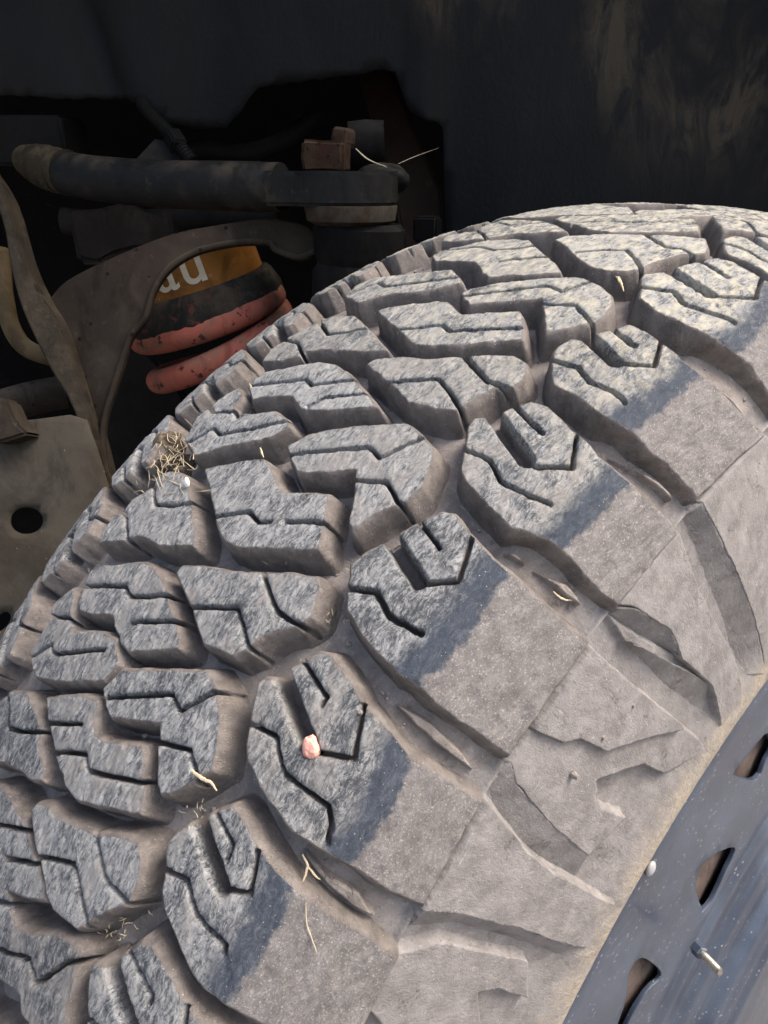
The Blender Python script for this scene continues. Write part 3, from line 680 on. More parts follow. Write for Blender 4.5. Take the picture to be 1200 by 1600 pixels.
def bar_height(seed):
    def f(a, s, th, d):
        base = floor_h(s)
        t = np.clip(d / .0011 + .2, 0, 1)
        h = base - .0003 + .0034 * t * t * (3 - 2 * t) + .0002 * fbm(a * 300, s * 300, seed, 2)
        return h, np.zeros_like(h), d > -.0008
    return f
for k, outl in BARS.items():
    grid_part('stone_ejector_rib', outl, M_WALL, tyre, bar_height(ord(k[0])), .0004, .002, snap=(0,))
for k, d in (('BC', 7.0), ('EF', -7.2)):
    grid_part('stone_ejector_rib', shift(BARS[k], d), M_WALL, tyre, bar_height(5), .0006, .002)

# mould vent nubs
nub_me = None
for i, (th, s, sz) in enumerate([(128.35, 173.6, 1.3), (123.43, 178.4, 1.0), (125.9, 174.4, 1.1), (131.58, 96.0, 0.8)]):
    p = tyre_point(np.radians(np.array([th])), np.array([s / 1000.]), np.array([-.0003]))[0]
    q = tyre_point(np.radians(np.array([th])), np.array([s / 1000.]), np.array([.003]))[0]
    if nub_me is None:
        bm = bmesh.new()
        bmesh.ops.create_cone(bm, cap_ends=True, segments=8, radius1=1, radius2=.55, depth=1.6)
        nub_me = bm_obj('vent_nub', bm, M_RUB, tyre)
        o = nub_me
    else:
        o = nub_me.copy(); col.objects.link(o)
    o.location = Vector(p); o.scale = (sz / 1000.,) * 3
    o.rotation_euler = (Vector(q) - Vector(p)).to_track_quat('Z', 'Y').to_euler()

# ------------------------------------------------------------------ more helpers
UP = Vector((0, 0, LIFT))
def W(p):
    return Vector(p) + UP

def tube(bm, pts, rad, seg=14, cap=True):
    pts = [Vector(p) for p in pts]
    rads = rad if isinstance(rad, (list, tuple)) else [rad] * len(pts)
    rings = []
    ref = Vector((0.13, 0.21, 0.97))
    for i, p in enumerate(pts):
        t = (pts[min(i + 1, len(pts) - 1)] - pts[max(i - 1, 0)]).normalized()
        a = t.cross(ref)
        if a.length < .05: a = t.cross(Vector((1, 0, 0)))
        a.normalize(); b = t.cross(a)
        rings.append([bm.verts.new(p + (a * math.cos(k * 2 * math.pi / seg) + b * math.sin(k * 2 * math.pi / seg)) * rads[i]) for k in range(seg)])
    for r0, r1 in zip(rings, rings[1:]):
        for k in range(seg):
            bm.faces.new((r0[k], r0[(k + 1) % seg], r1[(k + 1) % seg], r1[k]))
    if cap:
        bm.faces.new(rings[0][::-1]); bm.faces.new(rings[-1])
    return rings

def smooth_path(pts, n=6):
    P = [Vector(p) for p in pts]
    P = [2 * P[0] - P[1]] + P + [2 * P[-1] - P[-2]]
    out = []
    for i in range(1, len(P) - 2):
        for k in range(n):
            t = k / n
            a, b, c, d = P[i - 1:i + 3]
            out.append(.5 * ((2 * b) + (c - a) * t + (2 * a - 5 * b + 4 * c - d) * t * t + (3 * b - a - 3 * c + d) * t ** 3))
    out.append(P[-2])
    return out

def lathe(bm, prof, axis0, axis, seg=36):
    """prof: (radius, distance along axis)"""
    axis = axis.normalized()
    a = axis.cross(Vector((.3, .2, .93)) if abs(axis.z) < .9 else Vector((1, 0, 0))).normalized(); b = axis.cross(a)
    rings = []
    for r, h in prof:
        c = axis0 + axis * h
        if r < 1e-5:
            rings.append([bm.verts.new(c)])
        else:
            rings.append([bm.verts.new(c + (a * math.cos(2 * math.pi * k / seg) + b * math.sin(2 * math.pi * k / seg)) * r) for k in range(seg)])
    for r0, r1 in zip(rings, rings[1:]):
        for k in range(seg):
            k2 = (k + 1) % seg
            if len(r0) == 1 and len(r1) > 1: bm.faces.new((r0[0], r1[k2], r1[k]))
            elif len(r1) == 1 and len(r0) > 1: bm.faces.new((r0[k], r0[k2], r1[0]))
            elif len(r0) > 1: bm.faces.new((r0[k], r0[k2], r1[k2], r1[k]))

def plate(bm, pts, depth_vec, bevel=.0012):
    vs_ = [bm.verts.new(Vector(p)) for p in pts]
    f = bm.faces.new(vs_)
    ex = bmesh.ops.extrude_face_region(bm, geom=[f])
    for v in ex['geom']:
        if isinstance(v, bmesh.types.BMVert): v.co += depth_vec
    bmesh.ops.recalc_face_normals(bm, faces=bm.faces)
    if bevel:
        bmesh.ops.bevel(bm, geom=[e for e in bm.edges], offset=bevel, segments=2, affect='EDGES', clamp_overlap=True)
    bmesh.ops.triangulate(bm, faces=[f for f in bm.faces if len(f.verts) > 4])

def box(bm, c, sx, sy, sz, rot=None, bevel=.002):
    r = bmesh.ops.create_cube(bm, size=1)
    M = Matrix.Translation(c) @ (rot or Matrix.Identity(4)) @ Matrix.Diagonal((sx, sy, sz, 1))
    bmesh.ops.transform(bm, matrix=M, verts=r['verts'])
    if bevel:
        es = set(e for v in r['verts'] for e in v.link_edges)
        bmesh.ops.bevel(bm, geom=list(es), offset=bevel, segments=3, affect='EDGES')

def soften(bm, amp, sc, seed):
    for v in bm.verts:
        v.co += Vector((vnoise(np.array([v.co.x * sc]), np.array([v.co.z * sc + v.co.y * sc]), seed)[0], 0, vnoise(np.array([v.co.y * sc + 7]), np.array([v.co.z * sc]), seed + 1)[0])) * amp
BACK = Vector((-.68, .60, -.40)).normalized()      # roughly inboard and rearward

# ------------------------------------------------------------------ steel wheel
def wheel_material():
    mt, nt, b = new_mat('black wheel paint')
    g = NT(nt)
    co = g.coord()
    n1 = g.noise(co, 22, 5, .6, .3)
    n2 = g.noise(co, 900, 3, .7)
    c = g.mix(g.ramp(n1, .35, .7), (0.018, 0.026, 0.043), (0.040, 0.053, 0.076))
    sp = g.voro(g.scale(co, (560, 240, 420)), 1)
    c = g.mix(g.math('MULTIPLY', g.ramp(sp, .22, .10), g.ramp(g.noise(co, 60, 3, .6), .42, .56)), c, (0.20, 0.20, 0.20))
    c = g.mix(g.math('MULTIPLY', g.ramp(n2, .60, .75), .25), c, (0.22, 0.22, 0.22))
    g.link(c, b.inputs['Base Color'])
    g.link(g.ramp(n1, .3, .7, .28, .42), b.inputs['Roughness'])
    b.inputs['Specular IOR Level'].default_value = .45
    b.inputs['Coat Weight'].default_value = .25
    b.inputs['Coat Roughness'].default_value = .16
    g.link(g.bump(n2, .0002, .5), b.inputs['Normal'])
    return mt
M_WHEEL = wheel_material()
M_HUBDIRT = grime_material('brake dust brown', (0.075, 0.056, 0.048), (0.12, 0.092, 0.075), .5, .85, scale=60, bump=.001)
WPF = [[0.282, 0.03], [0.276, 0.037], [0.27, 0.0415], [0.23, 0.0445], [0.2, 0.047], [0.176, 0.0495], [0.168, 0.053], [0.157, 0.0535], [0.15, 0.058], [0.14, 0.06], [0.134, 0.066], [0.126, 0.069], [0.12, 0.072], [0.1, 0.074], [0.0, 0.074]]
SLOTS = [[(117.04, 241.0), (116.44, 242.5), (114.72, 239.4), (112.85, 238.9), (109.83, 236.0), (108.53, 218.3), (110.82, 216.0), (111.79, 211.9), (113.32, 213.9), (115.54, 227.5)], [(128.2, 207.3), (126.83, 214.7), (125.84, 214.4), (123.85, 209.3), (120.14, 190.2), (120.16, 184.5), (123.57, 182.0), (126.04, 179.3), (128.37, 178.2), (129.86, 182.1), (129.27, 193.4)], [(147.09, 212.9), (143.01, 217.5), (139.81, 228.6), (138.58, 230.7), (137.74, 226.1), (137.91, 217.0), (139.33, 194.6), (140.69, 189.2), (141.88, 197.6), (144.76, 202.0), (147.74, 202.4)]]
wheel = empty('steel_wheel', (.04, 0, LIFT))
tag(wheel, 'black painted steel wheel with slotted disc inside the tyre bead', 'wheel')
wheel_off = Vector((.04, 0, LIFT))

def wheel_x(r):
    o = sorted(WPF)
    return float(np.interp(r, [q[0] for q in o], [q[1] for q in o]))

def build_disc():
    slots = [[(a, r / 1000.) for a, r in s] for s in SLOTS]
    extra = []
    for s, d in ((1, -22.5), (0, -22.5), (1, -44), (2, 20.5), (1, 31.5), (0, 62)):
        extra.append([(a + d, r) for a, r in slots[s]])
    slots += extra
    N = 240
    r0, r1 = .1745, .2825
    pts, edges = [], []
    K = .23
    def P(a, r): return Vector((math.radians(a) * K, r))
    A0, A1 = 20.0, 230.0
    def loop(ps):
        i0 = len(pts); pts.extend(ps)
        edges.extend([(i0 + i, i0 + (i + 1) % len(ps)) for i in range(len(ps))])
    outer = [P(A0 + (A1 - A0) * i / N, r1) for i in range(N + 1)] + [P(A1 - (A1 - A0) * i / N, r0) for i in range(N + 1)]
    loop(outer)
    for s in slots:
        q = [P(a, r) for a, r in s]
        sm = []
        for i in range(len(q)):          # soften corners
            a, b_, c = q[i - 1], q[i], q[(i + 1) % len(q)]
            sm += [b_ * .75 + a * .25, b_ * .75 + c * .25] if (b_ - a).length > .002 else [b_]
        loop(sm)
    for rr in (.182, .192, .202, .212, .222, .232, .242, .252, .262, .268, .273, .278):
        for i in range(1, N):
            a = A0 + (A1 - A0) * (i + .5 * (int(rr * 1000) % 2)) / N
            p = P(a, rr)
            if not any(inside(np.array([p.x]), np.array([p.y]), [(math.radians(u) * K, v) for u, v in s])[0] for s in slots):
                pts.append(p)
    vo, eo, fo, *_ = delaunay_2d_cdt(pts, edges, [], 1, 1e-6)
    slp = [[(math.radians(u) * K, v) for u, v in s] for s in slots]
    bm = bmesh.new()
    vv = []
    for v in vo:
        a = v.x / K; r = v.y
        vv.append(bm.verts.new(Vector((wheel_x(r), r * math.cos(a), r * math.sin(a) + LIFT)) - wheel_off))
    for f in fo:
        c = sum((vo[i] for i in f), Vector((0, 0))) / len(f)
        if any(inside(np.array([c.x]), np.array([c.y]), s)[0] for s in slp):
            continue
        bm.faces.new([vv[i] for i in f])
    bmesh.ops.recalc_face_normals(bm, faces=bm.faces)
    if sum(f.normal.x for f in bm.faces) < 0:
        bmesh.ops.reverse_faces(bm, faces=bm.faces)
    o = bm_obj('disc', bm, M_WHEEL, wheel)
    md = o.modifiers.new('thick', 'SOLIDIFY'); md.thickness = .0020; md.offset = -1
    bv = o.modifiers.new('edge', 'BEVEL'); bv.width = .0011; bv.segments = 2; bv.limit_method = 'ANGLE'; bv.angle_limit = R(50)
    return o
build_disc()
bm = bmesh.new()
prof_h = [(r, x - .04) for r, x in WPF if r < .1765]
fine = []
for (ra, xa), (rb, xb) in zip(prof_h, prof_h[1:]):
    for k in range(4):
        t = k / 4; t2 = t * t * (3 - 2 * t)
        fine.append((ra + (rb - ra) * t, xa + (xb - xa) * t2))
fine.append((0.0, fine[-1][1]))
lathe(bm, fine, Vector((0, 0, 0)), Vector((1, 0, 0)), 160)
bmesh.ops.recalc_face_normals(bm, faces=bm.faces)
bm_obj('hub_section', bm, M_WHEEL, wheel)
bm = bmesh.new()
lathe(bm, [(.256, -.002), (.23, -.0005), (.20, .002), (.178, .0040), (.172, .004), (.165, -.012), (.0, -.012)], Vector((0, 0, 0)), Vector((1, 0, 0)), 90)
bmesh.ops.recalc_face_normals(bm, faces=bm.faces)
bm_obj('brake_backing', bm, M_HUBDIRT, wheel)
bm = bmesh.new()
lathe(bm, [(.258, -.002), (.255, -.06), (.245, -.12), (.24, -.2)], Vector((0, 0, 0)), Vector((1, 0, 0)), 120)
bm_obj('rim_barrel', bm, M_WHEEL, wheel)
M_ZINC = grime_material('zinc plated stud', (0.2520, 0.2400, 0.2040), (0.1320, 0.1080, 0.0780), .35, .45, .7, 200, .0003)
st = [W(p) - wheel_off for p in [[0.0581, -0.1413, 0.1459], [0.0697, -0.1477, 0.1512]]]
ax = (st[1] - st[0])
pr_ = [(0, -.002), (.0017, -.002)]
nth = 13
for i in range(nth):
    h = ax.length * (.30 + .66 * i / nth)
    pr_ += [(.00175, h), (.00145, h + ax.length * .025)]
pr_ += [(.0013, ax.length * .99), (0, ax.length)]
bm = bmesh.new(); lathe(bm, pr_, st[0], ax, 18)
bmesh.ops.recalc_face_normals(bm, faces=bm.faces)
bm_obj('threaded_stud', bm, M_ZINC, wheel)
bm = bmesh.new(); lathe(bm, [(.0030, -.002), (.0029, .0022), (.0022, .0028), (0, .0028)], st[0], ax, 6)
bmesh.ops.recalc_face_normals(bm, faces=bm.faces)
bm_obj('stud_nut', bm, M_WHEEL, wheel, smooth=False)
a_ = R(129.74); rr = .2672
bm = bmesh.new()
bmesh.ops.create_uvsphere(bm, u_segments=20, v_segments=12, radius=1)
bmesh.ops.transform(bm, matrix=Matrix.Translation(Vector((wheel_x(rr) + .0004, rr * math.cos(a_), rr * math.sin(a_) + LIFT)) - wheel_off) @ Matrix.Diagonal((.0016, .0028, .0034, 1)), verts=bm.verts)
bm_obj('balance_weight', bm, flat_material('pale lead', (0.26, 0.255, 0.25), .5), wheel)

# ------------------------------------------------------------------ black plastic arch liner
def liner_material():
    mt, nt, b = new_mat('black arch liner plastic')
    g = NT(nt)
    co = g.coord()
    n1 = g.noise(g.scale(co, (9, 9, 5)), 1, 6, .65, .8)
    n2 = g.noise(co, 240, 4, .75)
    n3 = g.noise(g.scale(co, (40, 40, 14)), 1, 5, .7, 1.2)
    dust = g.math('MULTIPLY', g.ramp(n1, .36, .60), g.ramp(g.attr('dust'), .05, .8))
    dust = g.math('MULTIPLY', dust, g.ramp(n3, .38, .62))
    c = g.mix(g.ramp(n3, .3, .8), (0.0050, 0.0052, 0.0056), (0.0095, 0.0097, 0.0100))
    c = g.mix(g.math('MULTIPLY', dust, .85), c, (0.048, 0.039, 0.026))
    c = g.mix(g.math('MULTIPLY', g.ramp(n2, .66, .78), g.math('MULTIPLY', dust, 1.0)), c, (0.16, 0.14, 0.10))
    g.link(c, b.inputs['Base Color'])
    g.link(g.ramp(n3, .3, .7, .55, .75), b.inputs['Roughness'])
    b.inputs['Specular IOR Level'].default_value = .10
    g.link(g.bump(g.math('ADD', n2, g.math('MULTIPLY', n3, 1.5)), .0012, .6), b.inputs['Normal'])
    return mt
M_LINER = liner_material()
LP0, LU, LN = (Vector(v) for v in ([-0.4807, 0.0155, 0.5048], [0.6606, 0.7507, 0.0], [0.7507, -0.6606, 0.0]))
LEDGE = [(-0.3409, 0.0037), (-0.2307, 0.0041), (-0.1987, 0.0042), (-0.1733, 0.0018), (-0.1251, 0.0034), (-0.111, -0.0018), (-0.0889, -0.0149), (-0.0665, -0.0187), (-0.0402, -0.0186), (-0.0265, -0.0074), (-0.0091, 0.0109), (0.0134, 0.0138), (0.0583, 0.0191), (0.0996, 0.0248), (0.1088, 0.022), (0.1138, 0.0098), (0.1223, -0.0069), (0.1319, -0.0127), (0.1447, -0.0151), (0.1499, -0.0195), (0.1507, -0.0265), (0.1529, -0.0543), (0.1553, -0.0859), (0.1613, -0.1474)]
LR = [(0.5162, -0.146)][0]

def build_liner():
    u0, u1 = LEDGE[0][0], LR[0] + .02
    v0, v1 = min(p[1] for p in LEDGE) - .25, .64
    edge = []
    random.seed(5)
    for (a, b), (c, d) in zip(LEDGE, LEDGE[1:]):
        n = max(1, int(math.hypot(c - a, d - b) / .006))
        edge += [(a + (c - a) * k / n, b + (d - b) * k / n + random.uniform(-.0009, .0009)) for k in range(n)]
    poly = [(u0 - .25, LEDGE[0][1])] + edge + [(LEDGE[-1][0] + .004, v0), (u1, v0), (u1, v1), (u0 - .25, v1)]
    cell = .009
    A, B_ = np.meshgrid(np.arange(u0 - .25, u1, cell), np.arange(v0, v1, cell), indexing='ij')
    ok = (sdf(A, B_, poly) > cell * .4).ravel()
    pts = [Vector(p) for p in poly] + [Vector(p) for p in np.stack([A.ravel(), B_.ravel()], -1)[ok].tolist()]
    ne = len(poly)
    vo, eo, fo, *_ = delaunay_2d_cdt(pts, [(k, (k + 1) % ne) for k in range(ne)], [], 1, 1e-6)
    co = np.array([tuple(v) for v in vo])
    F = np.array([f for f in fo if len(f) == 3])
    cen = co[F].mean(1)
    F = F[inside(cen[:, 0], cen[:, 1], poly)]
    A, Vv = co[:, 0], co[:, 1]
    # the sheet rolls forward over the wheel above the arm
    vb = .10; rad = .55
    t = np.clip((Vv - vb) / rad, 0, 2.2)
    off = rad * (1 - np.cos(t)); z = np.where(Vv > vb, vb + rad * np.sin(t), Vv)
    # moulded folds
    off = off + .016 * sstep(-.03, .05, A - .17) * sstep(.15, -.1, Vv)
    off = off - .018 * np.exp(-((A + .135 + .25 * Vv) / .018) ** 2) - .012 * np.exp(-((A + .055 - .1 * Vv) / .03) ** 2)
    off = off + .010 * np.exp(-((A - .135) / .012) ** 2) * (Vv > -.05)
    off = off + .006 * fbm(A * 9, Vv * 9, 3, 3) + .02 * np.exp(-((A - .62 + .55 * Vv) / .03) ** 2) + .015 * np.exp(-((A - .50 + .55 * Vv) / .02) ** 2)
    V = np.array(LP0)[None] + np.array(LU)[None] * A[:, None] + np.array([0, 0, 1.])[None] * (z[:, None] + LIFT) + np.array(LN)[None] * off[:, None]
    # dust thrown up by the tyre settles over the top right and on a patch near the notch
    dust = sstep(.14, .42, A + .55 * Vv) * sstep(-.12, .03, Vv) + 1.1 * np.exp(-(((A - .185) / .06) ** 2 + ((Vv - .075) / .028) ** 2))
    o = mesh_obj('fender_liner', V, F, M_LINER, None, attrs=dict(dust=np.clip(dust, 0, 1.2)))
    md = o.modifiers.new('thick', 'SOLIDIFY'); md.thickness = .003; md.offset = 0
    return o
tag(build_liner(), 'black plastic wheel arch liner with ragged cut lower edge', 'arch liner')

# dark steel of the wheel well behind everything
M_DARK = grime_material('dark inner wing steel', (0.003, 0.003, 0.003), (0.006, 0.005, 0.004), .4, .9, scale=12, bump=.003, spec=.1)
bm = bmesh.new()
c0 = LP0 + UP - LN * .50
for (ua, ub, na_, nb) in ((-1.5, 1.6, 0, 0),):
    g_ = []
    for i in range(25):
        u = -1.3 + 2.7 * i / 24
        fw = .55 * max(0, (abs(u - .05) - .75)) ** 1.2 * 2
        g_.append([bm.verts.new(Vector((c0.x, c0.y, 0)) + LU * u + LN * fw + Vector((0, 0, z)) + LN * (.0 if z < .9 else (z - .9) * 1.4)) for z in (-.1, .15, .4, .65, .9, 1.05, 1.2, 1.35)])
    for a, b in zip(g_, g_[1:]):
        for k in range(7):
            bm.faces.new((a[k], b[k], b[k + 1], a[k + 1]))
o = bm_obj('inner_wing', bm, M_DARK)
tag(o, kind='structure')

# ground under the wheel
M_GROUND = grime_material('grey gravel ground', (0.16, 0.15, 0.14), (0.24, 0.22, 0.2), .5, .95, scale=25, bump=.01)
bm = bmesh.new()
bmesh.ops.create_grid(bm, x_segments=8, y_segments=8, size=150)
o = bm_obj('ground', bm, M_GROUND)
o.location = (0, 0, -.002)
tag(o, kind='structure')

# ------------------------------------------------------------------ suspension
M_ARM = grime_material('black painted arm', (0.0090, 0.0092, 0.0090), (0.0275, 0.0223, 0.0160), .42, .6, scale=30, bump=.0012)
M_ARMDIRT = grime_material('muddy steel', (0.0238, 0.0182, 0.0105), (0.0455, 0.0350, 0.0196), .55, .85, scale=46, bump=.003)
M_RUST = grime_material('rusty steel', (0.0248, 0.0124, 0.0075), (0.0347, 0.0224, 0.0141), .5, .9, scale=60, bump=.002, flake=(0.0083, 0.0049, 0.0033))
M_RUBBERBOOT = grime_material('grimy rubber boot', (0.0040, 0.0039, 0.0036), (0.0097, 0.0083, 0.0067), .4, .8, scale=34, bump=.0012)
M_PALE = grime_material('dusty cast collar', (0.0390, 0.0335, 0.0250), (0.0265, 0.0148, 0.0086), .5, .85, scale=55, bump=.0015)
M_KNUCKLE = grime_material('rust brown knuckle', (0.0200, 0.0143, 0.0104), (0.0323, 0.0262, 0.0185), .45, .85, scale=26, bump=.0016, spots=(90, .16, (0.0062, 0.0046, 0.0039)))
M_MUDPLATE = grime_material('mud filmed steel plate', (0.0465, 0.0403, 0.0310), (0.0264, 0.0209, 0.0147), .50, .88, scale=20, bump=.0016, spots=(150, .05, (0.1938, 0.1783, 0.1550)))

arm = empty('upper_control_arm', W([-0.3515, -0.0701, 0.44]))
off_a = W([-0.3515, -0.0701, 0.44])
tag(arm, 'black tubular upper control arm with muddy end above the coil spring', 'control arm')
path = smooth_path([W(p) - off_a for p in [[-0.603, -0.1567, 0.4591], [-0.5698, -0.1554, 0.4544], [-0.5377, -0.1476, 0.4491], [-0.5028, -0.1357, 0.445], [-0.4422, -0.1109, 0.4414], [-0.3857, -0.0887, 0.4405], [-0.3443, -0.0668, 0.44]]], 8)
rads = [.0105 + .0062 * min(1, i / 10) - .0006 * (i > len(path) - 4) for i in range(len(path))]
bm = bmesh.new(); tube(bm, path, rads, 28)
bmesh.ops.recalc_face_normals(bm, faces=bm.faces)
bm_obj('tube', bm, M_ARM, arm)
bm = bmesh.new(); tube(bm, [p + Vector((0, 0, .0004)) for p in path[1:18]], [r + .0004 + .0005 * math.sin(i * 2.1) for i, r in enumerate(rads[1:18])], 28)
bmesh.ops.recalc_face_normals(bm, faces=bm.faces)
o = bm_obj('mud_crust', bm, M_ARMDIRT, arm)
o['label'] = 'dried ochre mud on the end of the arm'
bj = W([-0.3127, -0.0301, 0.441]) - off_a
e1 = Vector((bj.x, bj.y, 0)).normalized(); e2 = Vector((-e1.y, e1.x, 0))
def flat_shape(outl, z0, z1, bev):
    bm = bmesh.new()
    plate(bm, [bj + e1 * a + e2 * b + Vector((0, 0, z1)) for a, b in outl], Vector((0, 0, z0 - z1)), bev)
    return bm
L_ = bj.length
eye = [(-L_ - .004, -.017), (-L_ + .018, -.0185), (-.030, -.026), (-.010, -.030), (.012, -.0295), (.026, -.021), (.033, -.006), (.033, .012), (.024, .027), (.008, .034), (-.015, .034), (-.035, .028), (-L_ + .01, .018), (-L_ - .004, .017)]
bm = flat_shape(eye, -.0125, .0095, .0025); bm_obj('ball_joint_eye', bm, M_ARM, arm)
bm = bmesh.new()
lathe(bm, [(0, -.025), (.026, -.025), (.0315, -.022), (.033, -.0135), (.0325, -.012), (0, -.012)], bj, Vector((0, 0, 1)), 44)
bmesh.ops.recalc_face_normals(bm, faces=bm.faces)
bm_obj('ball_joint_collar', bm, M_PALE, arm)
bm = bmesh.new()
kb = W([-0.3099, -0.0016, 0.453]) - off_a
bmesh.ops.create_uvsphere(bm, u_segments=24, v_segments=16, radius=1)
for v in bm.verts:
    n_ = vnoise(np.array([v.co.x * 2.2 + 5]), np.array([v.co.y * 2.2 + v.co.z * 1.7]), 3)[0]
    v.co = Vector((v.co.x * .020, v.co.y * .018, v.co.z * .0105)) * (1 + .30 * n_) + kb + Vector((0, 0, -.0065))
bm_obj('eye_lug', bm, M_ARM, arm)
bt = W([-0.336, -0.033, 0.4627]) - off_a
rotz = Matrix.Rotation(R(38), 4, 'Z')
bm = bmesh.new(); box(bm, bt + Vector((0, 0, -.003)), .030, .026, .021, rotz, .0022)
bmesh.ops.subdivide_edges(bm, edges=bm.edges, cuts=3, use_grid_fill=True)
soften(bm, .0028, 130, 12)
bm_obj('clamp_block', bm, M_RUST, arm)
bm = bmesh.new(); lathe(bm, [(0, 0), (.0085, 0), (.0095, .003), (.009, .010), (.007, .012), (0, .012)], bt + e2 * .012 + e1 * .010 + Vector((0, 0, .004)), Vector((.1, .1, 1)), 6)
bmesh.ops.recalc_face_normals(bm, faces=bm.faces)
bm_obj('bolt_head', bm, M_RUST, arm, smooth=False)
bk = [W(p) - off_a for p in [[-0.3621, 0.0082, 0.4684], [-0.3448, 0.0287, 0.4693]]]
bm = bmesh.new(); tube(bm, [bk[0], (bk[0] + bk[1]) / 2, bk[1]], [.0165, .0175, .0165], 24)
bmesh.ops.recalc_face_normals(bm, faces=bm.faces)
bm_obj('bushing_sleeve', bm, M_RUBBERBOOT, arm)

# steering knuckle top under the ball joint
bjw = W([-0.3127, -0.0301, 0.441]) + e2 * .006 + e1 * .006
kn = bmesh.new()
lathe(kn, [(0, -.024), (.030, -.024), (.0335, -.028), (.0325, -.045), (.0300, -.052), (.0335, -.058), (.0345, -.095), (.030, -.12), (0, -.12)], bjw, Vector((0.02, 0.03, 1)), 40)
bmesh.ops.recalc_face_normals(kn, faces=kn.faces)
tag(bm_obj('ball_joint_boot', kn, M_RUBBERBOOT), 'dark grimy ball joint boot under the control arm eye', 'rubber boot')

# coil spring and the orange spring seat above it
A0 = W([-0.4546, -0.0765, 0.3442]); A1 = W([-0.4367, -0.0819, 0.4023])
axis = (Vector((0, 0, 1)) - LU * .27 + LN * .05).normalized()
ea = (LU - axis * LU.dot(axis)).normalized(); eb = axis.cross(ea).normalized()   # ea right, eb inboard
if eb.dot(LN) > 0: eb = -eb
M_SPRING = grime_material('red painted spring', (0.30, 0.085, 0.058), (0.16, 0.085, 0.058), .45, .7, scale=40, bump=.0009, flake=(0.05, 0.028, 0.021))
M_ORANGE = grime_material('orange painted seat', (0.2527, 0.1076, 0.0225), (0.1217, 0.0543, 0.0187), .40, .6, scale=30, bump=.0008, spots=(110, .13, (0.2434, 0.1778, 0.1310)))
M_SEAT = grime_material('grimy rubber spring pad', (0.0182, 0.0182, 0.0155), (0.0546, 0.0419, 0.0291), .50, .88, scale=44, bump=.002, flake=(0.0774, 0.0319, 0.0237))
bm = bmesh.new()
pts = []
turns = 3.4; cr = .0600; pitch = .0510
for i in range(int(turns * 40) + 1):
    ph = i / 40 * 2 * math.pi
    q = i / 40
    drop = .010 * min(q, .8) + pitch * max(0, q - .8)      # closed top coil, then the open ones
    pts.append(A0 + ea * cr * math.cos(ph) - eb * cr * math.sin(ph) - axis * (.003 + drop))
tube(bm, pts, .0104, 18)
bmesh.ops.recalc_face_normals(bm, faces=bm.faces)
spr = bm_obj('coil_spring', bm, M_SPRING)
tag(spr, 'red painted coil spring showing between tyre and brown knuckle arch', 'coil spring')

sh = empty('shock_absorber', A0 + axis * .012)
tag(sh, 'orange shock absorber top with cream letters above a grimy rubber pad', 'shock absorber')
so = A0 + axis * .012
bm = bmesh.new(); lathe(bm, [(0, -.0285), (.054, -.0285), (.0645, -.0245), (.0685, -.0165), (.0680, -.006), (.0640, .006), (.060, .010), (0, .010)], Vector((0, 0, 0)), axis, 60)
for v in bm.verts:
    r_ = v.co - axis * v.co.dot(axis)
    if r_.length > .02:
        k_ = fbm(np.array([math.atan2(r_.dot(ea), r_.dot(eb)) * 5.]), np.array([v.co.dot(axis) * 130]), 8, 3)[0]
        v.co += r_.normalized() * .0025 * k_
bmesh.ops.recalc_face_normals(bm, faces=bm.faces)
bm_obj('rubber_pad', bm, M_SEAT, sh)
bm = bmesh.new(); lathe(bm, [(0, .0095), (.0575, .0095), (.0575, .012), (.0565, .030), (.0558, .038), (.052, .041), (0, .042)], Vector((0, 0, 0)), axis, 64)
bmesh.ops.recalc_face_normals(bm, faces=bm.faces)
bm_obj('seat_can', bm, M_ORANGE, sh)
# lettering curled round the can
fc = bpy.data.curves.new('lettering', 'FONT')
fc.body = 'oau'
fc.size = .043; fc.space_character = 1.1; fc.offset = .0004
tmp = bpy.data.objects.new('lettering_curve', fc)
col.objects.link(tmp)
bpy.context.view_layer.update()
dg = bpy.context.evaluated_depsgraph_get()
me = bpy.data.meshes.new_from_object(tmp.evaluated_get(dg))
bpy.data.objects.remove(tmp)
bm = bmesh.new(); bm.from_mesh(me)
bmesh.ops.triangulate(bm, faces=bm.faces)
bmesh.ops.subdivide_edges(bm, edges=[e for e in bm.edges if e.calc_length() > .003], cuts=2, use_grid_fill=False)
tw = max(v.co.x for v in bm.verts)
for v in bm.verts:
    ang = (v.co.x - tw / 2) / .0575 - .12
    hgt = .0165 + v.co.y
    rr = .0575 - .0010 * max(0, min(1.4, (hgt - .012) / .018)) + .0005
    v.co = -eb * rr * math.cos(ang) + ea * rr * math.sin(ang) + axis * hgt
bm_obj('lettering', bm, flat_material('cream stencil paint', (0.50, 0.44, 0.32), .7, .3), sh)
sh.location = so
bpy.context.view_layer.update()

